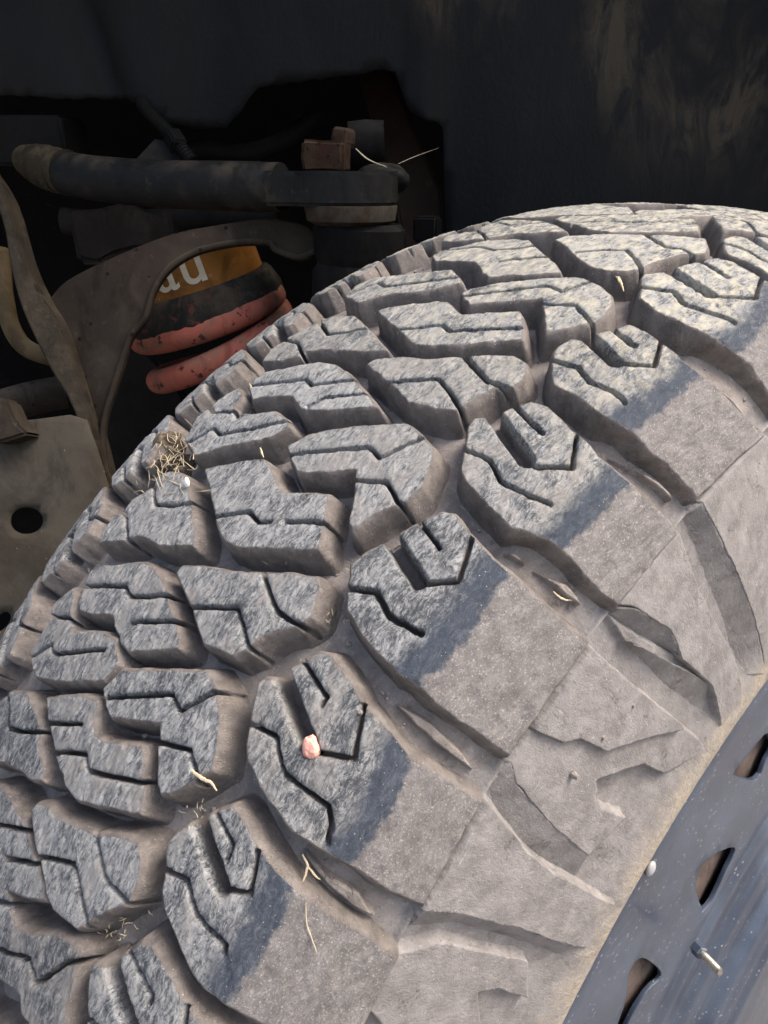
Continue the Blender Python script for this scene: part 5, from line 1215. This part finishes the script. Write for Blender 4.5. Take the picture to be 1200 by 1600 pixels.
def straw_bm(pts, w, seed):
    random.seed(seed)
    w *= .72
    p = smooth_path(pts, 5)
    p = [q + Vector((random.uniform(-1, 1), random.uniform(-1, 1), random.uniform(-1, 1))) * w * .25 for q in p]
    bm = bmesh.new()
    n = len(p)
    tube(bm, p, [w * (1 - .55 * abs(2 * i / (n - 1) - .8)) for i in range(n)], 6)
    bmesh.ops.recalc_face_normals(bm, faces=bm.faces)
    return bm
STRAW = [([[-0.0324, -0.3154, 0.2936], [-0.0289, -0.3149, 0.2931], [-0.0247, -0.3135, 0.2932], [-0.0221, -0.3133, 0.2924]], 0.8), ([[0.0134, -0.2151, 0.3339], [0.0152, -0.2122, 0.3311], [0.0171, -0.207, 0.3294]], 0.55), ([[0.0032, -0.3029, 0.2821], [0.005, -0.3026, 0.2793], [0.0057, -0.3046, 0.2757], [0.0058, -0.3069, 0.273]], 0.55), ([[0.005, -0.3026, 0.2793], [0.0069, -0.3016, 0.2763], [0.0079, -0.3007, 0.275]], 0.45), ([[-0.0404, -0.1174, 0.4129], [-0.035, -0.1219, 0.4108], [-0.0305, -0.1263, 0.4086]], 0.7), ([[-0.039, -0.1178, 0.4126], [-0.0341, -0.1219, 0.4106]], 0.5), ([[0.0104, -0.3072, 0.2741], [0.0122, -0.3084, 0.2684], [0.0148, -0.308, 0.2619], [0.0155, -0.308, 0.26]], 0.25), ([[-0.094, -0.2485, 0.3582], [-0.0885, -0.2508, 0.3566]], 0.6), ([[-0.1433, -0.2221, 0.3672], [-0.134, -0.2254, 0.3664], [-0.1274, -0.2252, 0.3673]], 0.8), ([[-0.1372, -0.2233, 0.3673], [-0.1362, -0.2207, 0.369]], 0.7), ([[-0.034, -0.2573, 0.3373], [-0.0294, -0.2559, 0.3372], [-0.0262, -0.2548, 0.3371]], 0.3), ([[-0.1561, -0.2601, 0.3402], [-0.1565, -0.26, 0.3403], [-0.1515, -0.2594, 0.3418]], 0.15), ([[-0.154, -0.2677, 0.3374], [-0.1512, -0.2664, 0.3389], [-0.1509, -0.2645, 0.3405]], 0.3), ([[-0.1537, -0.2428, 0.3533], [-0.1547, -0.2414, 0.3541], [-0.1507, -0.241, 0.3551]], 0.24), ([[-0.1192, -0.2713, 0.3392], [-0.1229, -0.2728, 0.3377], [-0.1263, -0.2731, 0.3372]], 0.16), ([[-0.1524, -0.2619, 0.3371], [-0.1476, -0.2612, 0.3386], [-0.1461, -0.259, 0.3404]], 0.24), ([[-0.1626, -0.2574, 0.3407], [-0.1581, -0.2592, 0.3405], [-0.15, -0.2615, 0.3404]], 0.16), ([[-0.1584, -0.2545, 0.3414], [-0.1608, -0.2567, 0.3391], [-0.1604, -0.2593, 0.3372]], 0.27), ([[-0.149, -0.2577, 0.3435], [-0.1462, -0.2605, 0.3418], [-0.1468, -0.2642, 0.3389]], 0.19), ([[-0.1368, -0.2616, 0.3399], [-0.1317, -0.2623, 0.34], [-0.1275, -0.2627, 0.3402]], 0.13), ([[-0.1901, -0.2413, 0.339], [-0.1912, -0.244, 0.3363], [-0.18, -0.248, 0.3392]], 0.21), ([[-0.1413, -0.2539, 0.3475], [-0.1507, -0.2522, 0.3472], [-0.152, -0.2513, 0.3476]], 0.22), ([[-0.1391, -0.2484, 0.3518], [-0.1388, -0.2484, 0.3518], [-0.1345, -0.2505, 0.3509]], 0.14), ([[-0.1692, -0.2495, 0.3445], [-0.1746, -0.2492, 0.3429], [-0.1908, -0.2461, 0.3378]], 0.24), ([[-0.1403, -0.2572, 0.3427], [-0.1419, -0.2579, 0.342], [-0.1486, -0.2579, 0.3408]], 0.17), ([[-0.1423, -0.2596, 0.3457], [-0.1384, -0.2571, 0.3481], [-0.1384, -0.255, 0.3496]], 0.17), ([[-0.1532, -0.2542, 0.3428], [-0.1539, -0.2568, 0.3407], [-0.1529, -0.2586, 0.3395]], 0.25), ([[-0.1267, -0.2579, 0.3464], [-0.129, -0.2566, 0.3471], [-0.1373, -0.256, 0.3466]], 0.27), ([[-0.1258, -0.26, 0.3474], [-0.1261, -0.2595, 0.3478], [-0.1287, -0.2581, 0.3486]], 0.29), ([[-0.1905, -0.2451, 0.336], [-0.1837, -0.2476, 0.3379], [-0.1744, -0.253, 0.3376]], 0.27), ([[-0.1396, -0.2596, 0.346], [-0.1411, -0.2624, 0.3437], [-0.1417, -0.2651, 0.3416]], 0.26), ([[-0.1478, -0.2532, 0.3445], [-0.1523, -0.2518, 0.3447], [-0.1577, -0.2496, 0.3451]], 0.28), ([[-0.15, -0.2543, 0.3458], [-0.1488, -0.2556, 0.3451], [-0.1502, -0.2573, 0.3436]], 0.28), ([[-0.1418, -0.2652, 0.3415], [-0.1354, -0.2636, 0.3436], [-0.1335, -0.2628, 0.3445]], 0.24), ([[-0.125, -0.2643, 0.3392], [-0.1217, -0.2637, 0.3399], [-0.1232, -0.263, 0.3404]], 0.27), ([[-0.1376, -0.2602, 0.3434], [-0.1385, -0.2588, 0.3443], [-0.1325, -0.2611, 0.3433]], 0.23), ([[-0.1654, -0.2532, 0.3404], [-0.1561, -0.2552, 0.3414], [-0.1488, -0.2571, 0.3414]], 0.24), ([[-0.1592, -0.2594, 0.3427], [-0.1597, -0.2577, 0.3438], [-0.1621, -0.256, 0.3444]], 0.25), ([[-0.1592, -0.2455, 0.3527], [-0.1488, -0.2479, 0.3531], [-0.1399, -0.2492, 0.3536]], 0.16), ([[-0.1505, -0.2672, 0.3384], [-0.1512, -0.2648, 0.3402], [-0.1542, -0.2639, 0.3403]], 0.28), ([[-0.1294, -0.2675, 0.3387], [-0.1305, -0.2643, 0.3411], [-0.1388, -0.2613, 0.3423]], 0.22), ([[-0.1707, -0.2546, 0.3428], [-0.1658, -0.2569, 0.3427], [-0.1614, -0.259, 0.3424]], 0.25), ([[-0.1489, -0.2651, 0.3353], [-0.1418, -0.2673, 0.3347], [-0.1372, -0.2708, 0.3326]], 0.15), ([[-0.1629, -0.2633, 0.3335], [-0.1537, -0.267, 0.3328], [-0.1484, -0.2703, 0.3312]], 0.2), ([[-0.1475, -0.2577, 0.3437], [-0.1441, -0.2607, 0.342], [-0.1486, -0.2613, 0.3408]], 0.12), ([[-0.1475, -0.249, 0.3476], [-0.1423, -0.2522, 0.3462], [-0.144, -0.2549, 0.3439]], 0.2), ([[-0.1465, -0.2605, 0.3417], [-0.1404, -0.2575, 0.345], [-0.1428, -0.2552, 0.3463]], 0.22), ([[-0.1635, -0.2578, 0.3427], [-0.1719, -0.2527, 0.3438], [-0.1824, -0.2485, 0.343]], 0.16), ([[-0.1423, -0.2679, 0.3393], [-0.1325, -0.2711, 0.3381], [-0.1283, -0.2722, 0.3376]], 0.29), ([[-0.1186, -0.2691, 0.341], [-0.1261, -0.2692, 0.3404], [-0.1307, -0.2694, 0.3397]], 0.29), ([[-0.1001, -0.2654, 0.3446], [-0.1041, -0.2671, 0.3432], [-0.108, -0.2685, 0.3421]], 0.3), ([[-0.1384, -0.2552, 0.3495], [-0.1307, -0.2562, 0.3497], [-0.1286, -0.2558, 0.3502]], 0.29), ([[-0.1631, -0.2526, 0.3467], [-0.1559, -0.2557, 0.3461], [-0.1483, -0.2563, 0.3471]], 0.25), ([[-0.1477, -0.2564, 0.3472], [-0.1537, -0.2529, 0.3486], [-0.159, -0.2513, 0.3487]], 0.18), ([[-0.1663, -0.2573, 0.3371], [-0.1565, -0.2585, 0.3389], [-0.1482, -0.2601, 0.3393]], 0.29), ([[-0.1484, -0.2558, 0.3475], [-0.1551, -0.2543, 0.3473], [-0.1586, -0.254, 0.3468]], 0.21), ([[-0.1302, -0.2668, 0.3392], [-0.1265, -0.2677, 0.3389], [-0.1263, -0.2689, 0.338]], 0.24), ([[-0.1274, -0.2575, 0.3442], [-0.1263, -0.2591, 0.343], [-0.1318, -0.2603, 0.3415]], 0.28), ([[-0.1289, -0.2734, 0.3366], [-0.1383, -0.2705, 0.3378], [-0.1431, -0.2693, 0.338]], 0.2), ([[-0.1537, -0.2556, 0.3441], [-0.152, -0.2578, 0.3429], [-0.1467, -0.2606, 0.3417]], 0.16), ([[-0.1582, -0.2568, 0.3397], [-0.1568, -0.2557, 0.3409], [-0.1553, -0.2546, 0.342]], 0.16), ([[-0.18, -0.2361, 0.3476], [-0.1903, -0.2344, 0.3436], [-0.1905, -0.2361, 0.3424]], 0.14), ([[-0.1496, -0.2623, 0.3399], [-0.1499, -0.2624, 0.3397], [-0.1457, -0.2644, 0.3389]], 0.27), ([[-0.169, -0.2647, 0.3303], [-0.1685, -0.2672, 0.3286], [-0.1593, -0.2703, 0.3288]], 0.24), ([[-0.143, -0.258, 0.3442], [-0.1413, -0.2611, 0.3422], [-0.1403, -0.2616, 0.3419]], 0.13), ([[-0.1347, -0.2554, 0.3473], [-0.1433, -0.2532, 0.3478], [-0.1534, -0.2507, 0.3478]], 0.25), ([[-0.1494, -0.2646, 0.3381], [-0.146, -0.2662, 0.3375], [-0.1407, -0.2676, 0.3372]], 0.23), ([[-0.1312, -0.2588, 0.3452], [-0.1337, -0.2566, 0.3465], [-0.1343, -0.2558, 0.3471]], 0.23), ([[-0.1491, -0.2633, 0.3418], [-0.1439, -0.2629, 0.3429], [-0.1447, -0.2605, 0.3446]], 0.23), ([[-0.1144, -0.2693, 0.3386], [-0.112, -0.2719, 0.3367], [-0.107, -0.2733, 0.3357]], 0.21), ([[-0.166, -0.2545, 0.3419], [-0.179, -0.2509, 0.34], [-0.1867, -0.248, 0.3388]], 0.14), ([[-0.138, -0.2644, 0.3427], [-0.1407, -0.2646, 0.3421], [-0.1379, -0.266, 0.3414]], 0.15), ([[-0.1475, -0.2619, 0.338], [-0.1565, -0.2613, 0.3366], [-0.1656, -0.2591, 0.3359]], 0.2), ([[-0.1522, -0.2674, 0.3328], [-0.1488, -0.2668, 0.3339], [-0.1463, -0.2667, 0.3345]], 0.22), ([[-0.143, -0.2674, 0.3396], [-0.1334, -0.268, 0.3404], [-0.1304, -0.268, 0.3408]], 0.29), ([[-0.1251, -0.2732, 0.3346], [-0.129, -0.274, 0.3335], [-0.1291, -0.2748, 0.3329]], 0.29), ([[-0.1446, -0.2608, 0.3393], [-0.148, -0.2603, 0.3391], [-0.1524, -0.2604, 0.3382]], 0.26), ([[-0.1802, -0.2446, 0.3415], [-0.1736, -0.2463, 0.3428], [-0.1673, -0.2481, 0.3436]], 0.15), ([[-0.182, -0.2543, 0.3337], [-0.167, -0.2562, 0.3376], [-0.162, -0.2561, 0.3393]], 0.29), ([[-0.1528, -0.2538, 0.3432], [-0.1462, -0.2557, 0.3429], [-0.1383, -0.2589, 0.3418]], 0.29), ([[-0.1194, -0.2744, 0.3367], [-0.1147, -0.2737, 0.3376], [-0.1117, -0.2721, 0.3391]], 0.22), ([[-0.139, -0.2644, 0.3425], [-0.1452, -0.2621, 0.3434], [-0.1549, -0.2607, 0.3426]], 0.27), ([[-0.1329, -0.2702, 0.3388], [-0.1355, -0.2685, 0.3398], [-0.1371, -0.2657, 0.3417]], 0.13), ([[-0.141, -0.2573, 0.3451], [-0.1506, -0.2566, 0.344], [-0.1561, -0.2555, 0.3437]], 0.15), ([[-0.1375, -0.2688, 0.3341], [-0.134, -0.2679, 0.3353], [-0.1292, -0.2662, 0.3372]], 0.27), ([[-0.1505, -0.2624, 0.3396], [-0.1539, -0.261, 0.3401], [-0.1557, -0.259, 0.3412]], 0.3), ([[-0.1311, -0.2614, 0.3458], [-0.1213, -0.2626, 0.3459], [-0.1193, -0.2627, 0.3459]], 0.26), ([[-0.1774, -0.2527, 0.3367], [-0.1771, -0.2559, 0.3344], [-0.1721, -0.2606, 0.3325]], 0.23), ([[-0.1274, -0.2685, 0.3407], [-0.1314, -0.2644, 0.3435], [-0.1326, -0.2624, 0.3448]], 0.16), ([[-0.1315, -0.2614, 0.3432], [-0.1329, -0.2607, 0.3436], [-0.1397, -0.2573, 0.3452]], 0.27), ([[-0.1203, -0.2686, 0.3413], [-0.118, -0.27, 0.3403], [-0.1129, -0.271, 0.3398]], 0.26), ([[-0.1637, -0.2508, 0.3453], [-0.1562, -0.2514, 0.3467], [-0.1552, -0.2529, 0.3458]], 0.25), ([[-0.1461, -0.2692, 0.335], [-0.1408, -0.2689, 0.3361], [-0.1374, -0.2689, 0.3366]], 0.24), ([[-0.1546, -0.2591, 0.3388], [-0.1598, -0.2588, 0.3378], [-0.1629, -0.2585, 0.3372]], 0.25), ([[-0.1386, -0.2758, 0.3334], [-0.1431, -0.2755, 0.333], [-0.1475, -0.2769, 0.3311]], 0.25), ([[-0.1502, -0.2657, 0.3397], [-0.1451, -0.2665, 0.3399], [-0.1371, -0.2688, 0.3393]], 0.23), ([[-0.1564, -0.2577, 0.3446], [-0.1499, -0.2588, 0.345], [-0.1408, -0.2605, 0.3452]], 0.2), ([[-0.1318, -0.2694, 0.3395], [-0.1388, -0.2676, 0.34], [-0.1418, -0.2653, 0.3414]], 0.21), ([[-0.1572, -0.2613, 0.3391], [-0.1498, -0.2613, 0.3406], [-0.1404, -0.2624, 0.3413]], 0.3), ([[-0.1305, -0.2654, 0.3377], [-0.1248, -0.2669, 0.3371], [-0.1178, -0.2684, 0.3365]], 0.16), ([[-0.1361, -0.2637, 0.3409], [-0.1353, -0.2623, 0.3421], [-0.1313, -0.2611, 0.3435]], 0.27), ([[-0.1684, -0.2543, 0.3386], [-0.1733, -0.253, 0.3379], [-0.177, -0.2529, 0.3367]], 0.28), ([[-0.1587, -0.2514, 0.3462], [-0.1555, -0.251, 0.3472], [-0.1597, -0.2488, 0.3478]], 0.15), ([[-0.1535, -0.2561, 0.3413], [-0.1565, -0.254, 0.3422], [-0.1581, -0.2518, 0.3434]], 0.2), ([[-0.1198, -0.2779, 0.3312], [-0.1216, -0.2773, 0.3315], [-0.124, -0.278, 0.3307]], 0.29), ([[-0.1911, -0.2288, 0.3497], [-0.1906, -0.2314, 0.3482], [-0.2022, -0.2182, 0.34]], 0.14), ([[-0.0229, -0.2667, 0.3267], [-0.0235, -0.2665, 0.3271], [-0.0237, -0.266, 0.3275]], 0.23), ([[-0.0292, -0.2666, 0.3288], [-0.0281, -0.2671, 0.328], [-0.0277, -0.2675, 0.3276]], 0.17), ([[-0.0401, -0.2746, 0.3247], [-0.0389, -0.2745, 0.3245], [-0.0378, -0.2744, 0.3244]], 0.14), ([[-0.0281, -0.2698, 0.3258], [-0.0275, -0.2689, 0.3264], [-0.0276, -0.2684, 0.3268]], 0.17), ([[-0.0308, -0.2693, 0.327], [-0.0319, -0.2693, 0.3273], [-0.0329, -0.2685, 0.3282]], 0.22), ([[-0.0298, -0.2706, 0.3256], [-0.0293, -0.2703, 0.3258], [-0.0287, -0.2695, 0.3262]], 0.17), ([[-0.0494, -0.2805, 0.3212], [-0.0508, -0.281, 0.321], [-0.0522, -0.2817, 0.3206]], 0.22), ([[-0.0314, -0.27, 0.3266], [-0.0321, -0.2706, 0.3263], [-0.0327, -0.2706, 0.3264]], 0.14), ([[-0.0356, -0.2739, 0.3243], [-0.0346, -0.2732, 0.3247], [-0.0336, -0.2725, 0.325]], 0.14), ([[-0.029, -0.268, 0.3276], [-0.0294, -0.268, 0.3277], [-0.0301, -0.2673, 0.3285]], 0.24), ([[-0.0315, -0.2685, 0.3279], [-0.0307, -0.2682, 0.3279], [-0.0299, -0.2687, 0.3273]], 0.2), ([[-0.0228, -0.2661, 0.3272], [-0.0229, -0.2657, 0.3275], [-0.0222, -0.2653, 0.3277]], 0.19), ([[-0.029, -0.2674, 0.3281], [-0.0293, -0.2687, 0.3271], [-0.0294, -0.2691, 0.3268]], 0.25), ([[-0.03, -0.2698, 0.3263], [-0.0287, -0.2694, 0.3263], [-0.027, -0.2692, 0.326]], 0.23), ([[-0.0374, -0.2818, 0.3179], [-0.0387, -0.2812, 0.3187], [-0.0396, -0.2809, 0.3192]], 0.22), ([[-0.0409, -0.2811, 0.3192], [-0.0393, -0.2804, 0.3195], [-0.0392, -0.28, 0.3198]], 0.16), ([[-0.0433, -0.2817, 0.3191], [-0.0432, -0.2828, 0.3181], [-0.0443, -0.2835, 0.3177]], 0.16), ([[-0.0378, -0.2808, 0.3189], [-0.0388, -0.2811, 0.3188], [-0.0407, -0.2819, 0.3184]], 0.24), ([[-0.0413, -0.2814, 0.319], [-0.0404, -0.2815, 0.3188], [-0.039, -0.281, 0.3189]], 0.13), ([[-0.0406, -0.2808, 0.3194], [-0.0396, -0.281, 0.3191], [-0.0399, -0.2815, 0.3187]], 0.25), ([[-0.0364, -0.2769, 0.3219], [-0.0357, -0.2769, 0.3219], [-0.0354, -0.2773, 0.3214]], 0.12), ([[-0.0373, -0.2788, 0.3205], [-0.0386, -0.2788, 0.3207], [-0.0401, -0.2786, 0.3213]], 0.13), ([[-0.0335, -0.3179, 0.2808], [-0.0332, -0.3181, 0.2805], [-0.033, -0.3183, 0.2802]], 0.22), ([[-0.028, -0.3153, 0.282], [-0.0286, -0.3156, 0.2819], [-0.0293, -0.3153, 0.2824]], 0.18), ([[-0.0295, -0.315, 0.2829], [-0.0296, -0.3148, 0.2831], [-0.0299, -0.3142, 0.2839]], 0.15), ([[-0.0298, -0.3165, 0.2813], [-0.0305, -0.3161, 0.2819], [-0.0308, -0.3156, 0.2826]], 0.18), ([[-0.0285, -0.3161, 0.2813], [-0.0293, -0.3159, 0.2818], [-0.0288, -0.3154, 0.2822]], 0.14), ([[-0.0351, -0.32, 0.2788], [-0.0339, -0.3197, 0.2789], [-0.0324, -0.3189, 0.2793]], 0.19), ([[-0.0273, -0.317, 0.2799], [-0.0271, -0.3164, 0.2805], [-0.027, -0.3162, 0.2806]], 0.18), ([[-0.0283, -0.3174, 0.2797], [-0.0291, -0.3172, 0.2802], [-0.0307, -0.3173, 0.2806]], 0.22), ([[-0.0306, -0.3424, 0.2493], [-0.032, -0.343, 0.2489], [-0.0331, -0.3435, 0.2487]], 0.24), ([[-0.0343, -0.3436, 0.2488], [-0.0346, -0.3439, 0.2485], [-0.0347, -0.3445, 0.2478]], 0.18), ([[-0.0349, -0.3443, 0.2482], [-0.0354, -0.3446, 0.2478], [-0.0366, -0.346, 0.2462]], 0.12), ([[-0.0324, -0.3444, 0.2472], [-0.0317, -0.3438, 0.2478], [-0.032, -0.3436, 0.2482]], 0.22), ([[-0.0358, -0.3422, 0.2513], [-0.0349, -0.3416, 0.2518], [-0.0337, -0.341, 0.2523]], 0.16), ([[-0.041, -0.3476, 0.2451], [-0.0397, -0.3473, 0.2453], [-0.039, -0.347, 0.2454]], 0.14), ([[-0.0373, -0.3458, 0.2467], [-0.0375, -0.3455, 0.2472], [-0.0385, -0.3459, 0.2469]], 0.21), ([[-0.0426, -0.3454, 0.2487], [-0.0434, -0.3455, 0.2487], [-0.0427, -0.3448, 0.2495]], 0.18), ([[-0.0354, -0.3447, 0.2477], [-0.0356, -0.3451, 0.2473], [-0.0348, -0.3451, 0.2469]], 0.2), ([[-0.0368, -0.3465, 0.2455], [-0.0365, -0.3459, 0.2463], [-0.0366, -0.3457, 0.2466]], 0.19), ([[-0.0305, -0.3421, 0.2498], [-0.031, -0.343, 0.2487], [-0.0308, -0.3431, 0.2485]], 0.16), ([[-0.0391, -0.3453, 0.248], [-0.0381, -0.3448, 0.2484], [-0.0369, -0.3449, 0.2478]], 0.21), ([[-0.0372, -0.3448, 0.2481], [-0.0375, -0.3444, 0.2488], [-0.037, -0.344, 0.2491]], 0.12), ([[-0.0278, -0.3393, 0.2525], [-0.0284, -0.3397, 0.2523], [-0.0299, -0.3398, 0.2527]], 0.13), ([[-0.0332, -0.3406, 0.2526], [-0.0342, -0.3416, 0.2516], [-0.0353, -0.3424, 0.2508]], 0.17), ([[-0.0307, -0.34, 0.2526], [-0.0325, -0.3412, 0.2516], [-0.0327, -0.3417, 0.2511]], 0.2), ([[-0.0277, -0.3357, 0.2573], [-0.027, -0.3358, 0.2569], [-0.0256, -0.3353, 0.257]], 0.15), ([[-0.0386, -0.341, 0.2536], [-0.0389, -0.3416, 0.2529], [-0.0395, -0.3425, 0.2518]], 0.19), ([[-0.0314, -0.3424, 0.2496], [-0.0317, -0.342, 0.2502], [-0.0317, -0.3419, 0.2504]], 0.25), ([[-0.033, -0.3423, 0.2503], [-0.0333, -0.3418, 0.2511], [-0.0337, -0.3411, 0.2521]], 0.12), ([[-0.0599, -0.2691, 0.3322], [-0.0618, -0.2694, 0.3322], [-0.063, -0.2695, 0.3323]], 0.15), ([[-0.0537, -0.2622, 0.337], [-0.0542, -0.2615, 0.3375], [-0.0539, -0.2611, 0.3378]], 0.14), ([[-0.0535, -0.2661, 0.3338], [-0.0549, -0.2658, 0.3343], [-0.0552, -0.2661, 0.334]], 0.22), ([[-0.0586, -0.2668, 0.3339], [-0.059, -0.2678, 0.3332], [-0.0598, -0.2684, 0.3328]], 0.24), ([[-0.0553, -0.2653, 0.3347], [-0.0565, -0.2656, 0.3346], [-0.0583, -0.2667, 0.334]], 0.13), ([[-0.0602, -0.2666, 0.3343], [-0.0598, -0.2664, 0.3344], [-0.0579, -0.2668, 0.3338]], 0.13), ([[-0.0498, -0.2607, 0.3375], [-0.0514, -0.2603, 0.3381], [-0.0509, -0.2614, 0.3372]], 0.19), ([[-0.1396, -0.2153, 0.3682], [-0.1419, -0.2149, 0.3682], [-0.1442, -0.2143, 0.3682]], 0.15), ([[-0.1315, -0.2197, 0.3666], [-0.1348, -0.2181, 0.3672], [-0.1376, -0.2171, 0.3675]], 0.25), ([[-0.1238, -0.2202, 0.3671], [-0.1242, -0.2201, 0.3671], [-0.1256, -0.2188, 0.3678]], 0.21), ([[-0.129, -0.2194, 0.3671], [-0.1278, -0.2191, 0.3674], [-0.1276, -0.2184, 0.3678]], 0.14), ([[-0.1407, -0.2124, 0.3698], [-0.1374, -0.2128, 0.37], [-0.1373, -0.213, 0.3699]], 0.18), ([[-0.1272, -0.2171, 0.3686], [-0.1259, -0.2165, 0.3691], [-0.1244, -0.2161, 0.3695]], 0.12), ([[-0.1521, -0.2109, 0.3688], [-0.1486, -0.2128, 0.3684], [-0.1446, -0.2145, 0.368]], 0.19), ([[-0.1299, -0.2187, 0.3674], [-0.1339, -0.2172, 0.3679], [-0.1346, -0.2172, 0.3678]], 0.19), ([[-0.133, -0.2163, 0.3685], [-0.1367, -0.2141, 0.3693], [-0.1392, -0.2122, 0.3701]], 0.15), ([[-0.1206, -0.2313, 0.3604], [-0.1169, -0.2318, 0.3604], [-0.115, -0.2325, 0.3601]], 0.19), ([[-0.1212, -0.2328, 0.3594], [-0.1228, -0.2329, 0.3593], [-0.1266, -0.2313, 0.3599]], 0.24), ([[-0.1279, -0.2296, 0.3609], [-0.1291, -0.2302, 0.3604], [-0.1291, -0.2311, 0.3598]], 0.13), ([[-0.1363, -0.2234, 0.3638], [-0.1394, -0.2214, 0.3646], [-0.14, -0.2203, 0.3652]], 0.19), ([[-0.1262, -0.2311, 0.3601], [-0.1259, -0.2316, 0.3599], [-0.1223, -0.2328, 0.3594]], 0.23), ([[-0.1269, -0.2304, 0.3605], [-0.1292, -0.2303, 0.3603], [-0.129, -0.2319, 0.3593]], 0.25), ([[-0.1243, -0.233, 0.359], [-0.1224, -0.2339, 0.3586], [-0.1219, -0.2345, 0.3583]], 0.23), ([[-0.1347, -0.2259, 0.3625], [-0.1318, -0.2278, 0.3616], [-0.1307, -0.2287, 0.3612]], 0.12)]
NAMED = ['pale dried seed pod stuck to a tread block below the first pebble', 'tan straw bit caught on a rib between two shoulder blocks', 'brown root strand hanging off the edge of the pebbled shoulder block', 'short side strand of the root hanging off the pebbled block',
         'pale straw standing up in the gap by the topmost shoulder block', 'thin second straw beside the upright straw by the topmost block', 'long thin curved fibre on the lower dusty sidewall', 'short tan stalk on a tread block beside the litter nest']
NAMED[0] = 'pale dried seed pod stuck to a tread block left of the pink pebble'
NAMES = ['seed_pod', 'straw', 'root_strand', 'root_strand', 'straw', 'straw', 'fibre', 'straw']
i = 0
for i in range(len(NAMES)):
    pts, w = STRAW[i]
    tag(bm_obj(NAMES[i], straw_bm([W(p) for p in pts], w / 1000., i), M_STRAW), NAMED[i], 'straw' if NAMES[i] != 'seed_pod' else 'seed pod')
def joined(name, items, mat, seed):
    bm = bmesh.new()
    for k, (pts, w) in enumerate(items):
        b2 = straw_bm([W(p) for p in pts], w / 1000., seed + k)
        tmpm = bpy.data.meshes.new('t'); b2.to_mesh(tmpm); b2.free()
        bm.from_mesh(tmpm); bpy.data.meshes.remove(tmpm)
    return bm_obj(name, bm, mat)
tag(joined('dry_grass_litter', STRAW[8:], M_STRAW, 50), 'dry grass litter and fibres caught in the tread grooves', 'litter', kind='stuff')
tag(bm_obj('grass_blade', straw_bm([W(p) for p in [[-0.3058, -0.0307, 0.4645], [-0.298, -0.0265, 0.4578], [-0.288, -0.0184, 0.4531]]], .0008, 3), M_STRAW), 'dry grass blade lying on the ball joint eye', 'grass blade')
tag(bm_obj('thread', straw_bm([W(p) for p in [[-0.2918, -0.0044, 0.4553], [-0.3016, 0.0217, 0.4607], [-0.3244, 0.0676, 0.4676]]], .00028, 4), M_FIBRE), 'fine pale thread stretched from the ball joint to the liner', 'thread')
bm = bmesh.new()
bmesh.ops.create_icosphere(bm, subdivisions=2, radius=1)
bmesh.ops.transform(bm, matrix=Matrix.Diagonal((.0013, .0010, .0022, 1)), verts=bm.verts)
o = bm_obj('white_chip', bm, flat_material('white chip', (0.75, 0.73, 0.68), .6, .1, 900)); o.location = W([-0.1157, -0.2682, 0.3432])
tag(o, 'small white chip in the dry grass nest on the tread', 'chip')

# grit lying in the groove floors and soil packed in the litter nest
rg = np.random.default_rng(21)
ico = bmesh.new(); bmesh.ops.create_icosphere(ico, subdivisions=1, radius=1)
iv = np.array([v.co[:] for v in ico.verts]); fi = np.array([[v.index for v in f.verts] for f in ico.faces]); ico.free()
def scatter(n, th_lo, th_hi, s_lo, s_hi, lo, hi, lift):
    Vs, Fs = [], []
    for k in range(n):
        th = np.radians(rg.uniform(th_lo, th_hi)); sv = rg.uniform(s_lo, s_hi); z = lo + (hi - lo) * rg.random() ** 3
        p = tyre_point(np.array([th]), np.array([sv]), floor_h(np.array([sv])) + lift + z * .3)[0]
        Fs.append(fi + len(Vs) * len(iv))
        Vs.append(p + iv * rg.uniform(.6, 1.2, 3) * z * rg.uniform(.8, 1.2, (len(iv), 1)))
    return np.concatenate(Vs), np.concatenate(Fs)
Va, Fa = scatter(1500, 88, 150, -.09, .135, .00018, .0011, .0)
M_GRIT = grime_material('mixed grit', (0.13, 0.115, 0.10), (0.30, 0.27, 0.23), .5, .9, scale=400, bump=.0002)
tag(mesh_obj('grit', Va, Fa, M_GRIT, None, smooth=False), 'fine grit lying in the tread grooves', 'grit', kind='stuff')
SOIL = [([-0.1635, -0.2514, 0.3398], [-0.1464, -0.259, 0.3463], 0.006), ([-0.1467, -0.2568, 0.3395], [-0.1328, -0.2631, 0.3451], 0.0055), ([-0.1521, -0.2591, 0.3367], [-0.1375, -0.2654, 0.3427], 0.0045), ([-0.135, -0.2606, 0.3384], [-0.1224, -0.2663, 0.3437], 0.0035), ([-0.1352, -0.221, 0.3654], [-0.122, -0.229, 0.3696], 0.004), ([-0.13, -0.2172, 0.3683], [-0.1174, -0.2252, 0.3722], 0.003), ([-0.1254, -0.2291, 0.3615], [-0.1135, -0.2362, 0.3656], 0.0032)]
bm = bmesh.new()
for k, (p, q, sz) in enumerate(SOIL):
    r_ = bmesh.ops.create_icosphere(bm, subdivisions=3, radius=1)
    nrm = (Vector(q) - Vector(p)).normalized()
    for v in r_['verts']:
        c = v.co.copy()
        kk = 1 + .9 * fbm(np.array([c.x * 2.1 + c.z + k]), np.array([c.y * 2.1 - c.z]), 31 + k, 4)[0]
        c = c * kk * sz
        c -= nrm * c.dot(nrm) * .45
        v.co = W(p) + c
tag(bm_obj('packed_soil', bm, grime_material('dark leafy soil', (0.045, 0.036, 0.027), (0.11, 0.088, 0.06), .5, .95, scale=300, bump=.0012), smooth=False), 'dark crumbly soil packed under the dry grass nest', 'soil', kind='stuff')
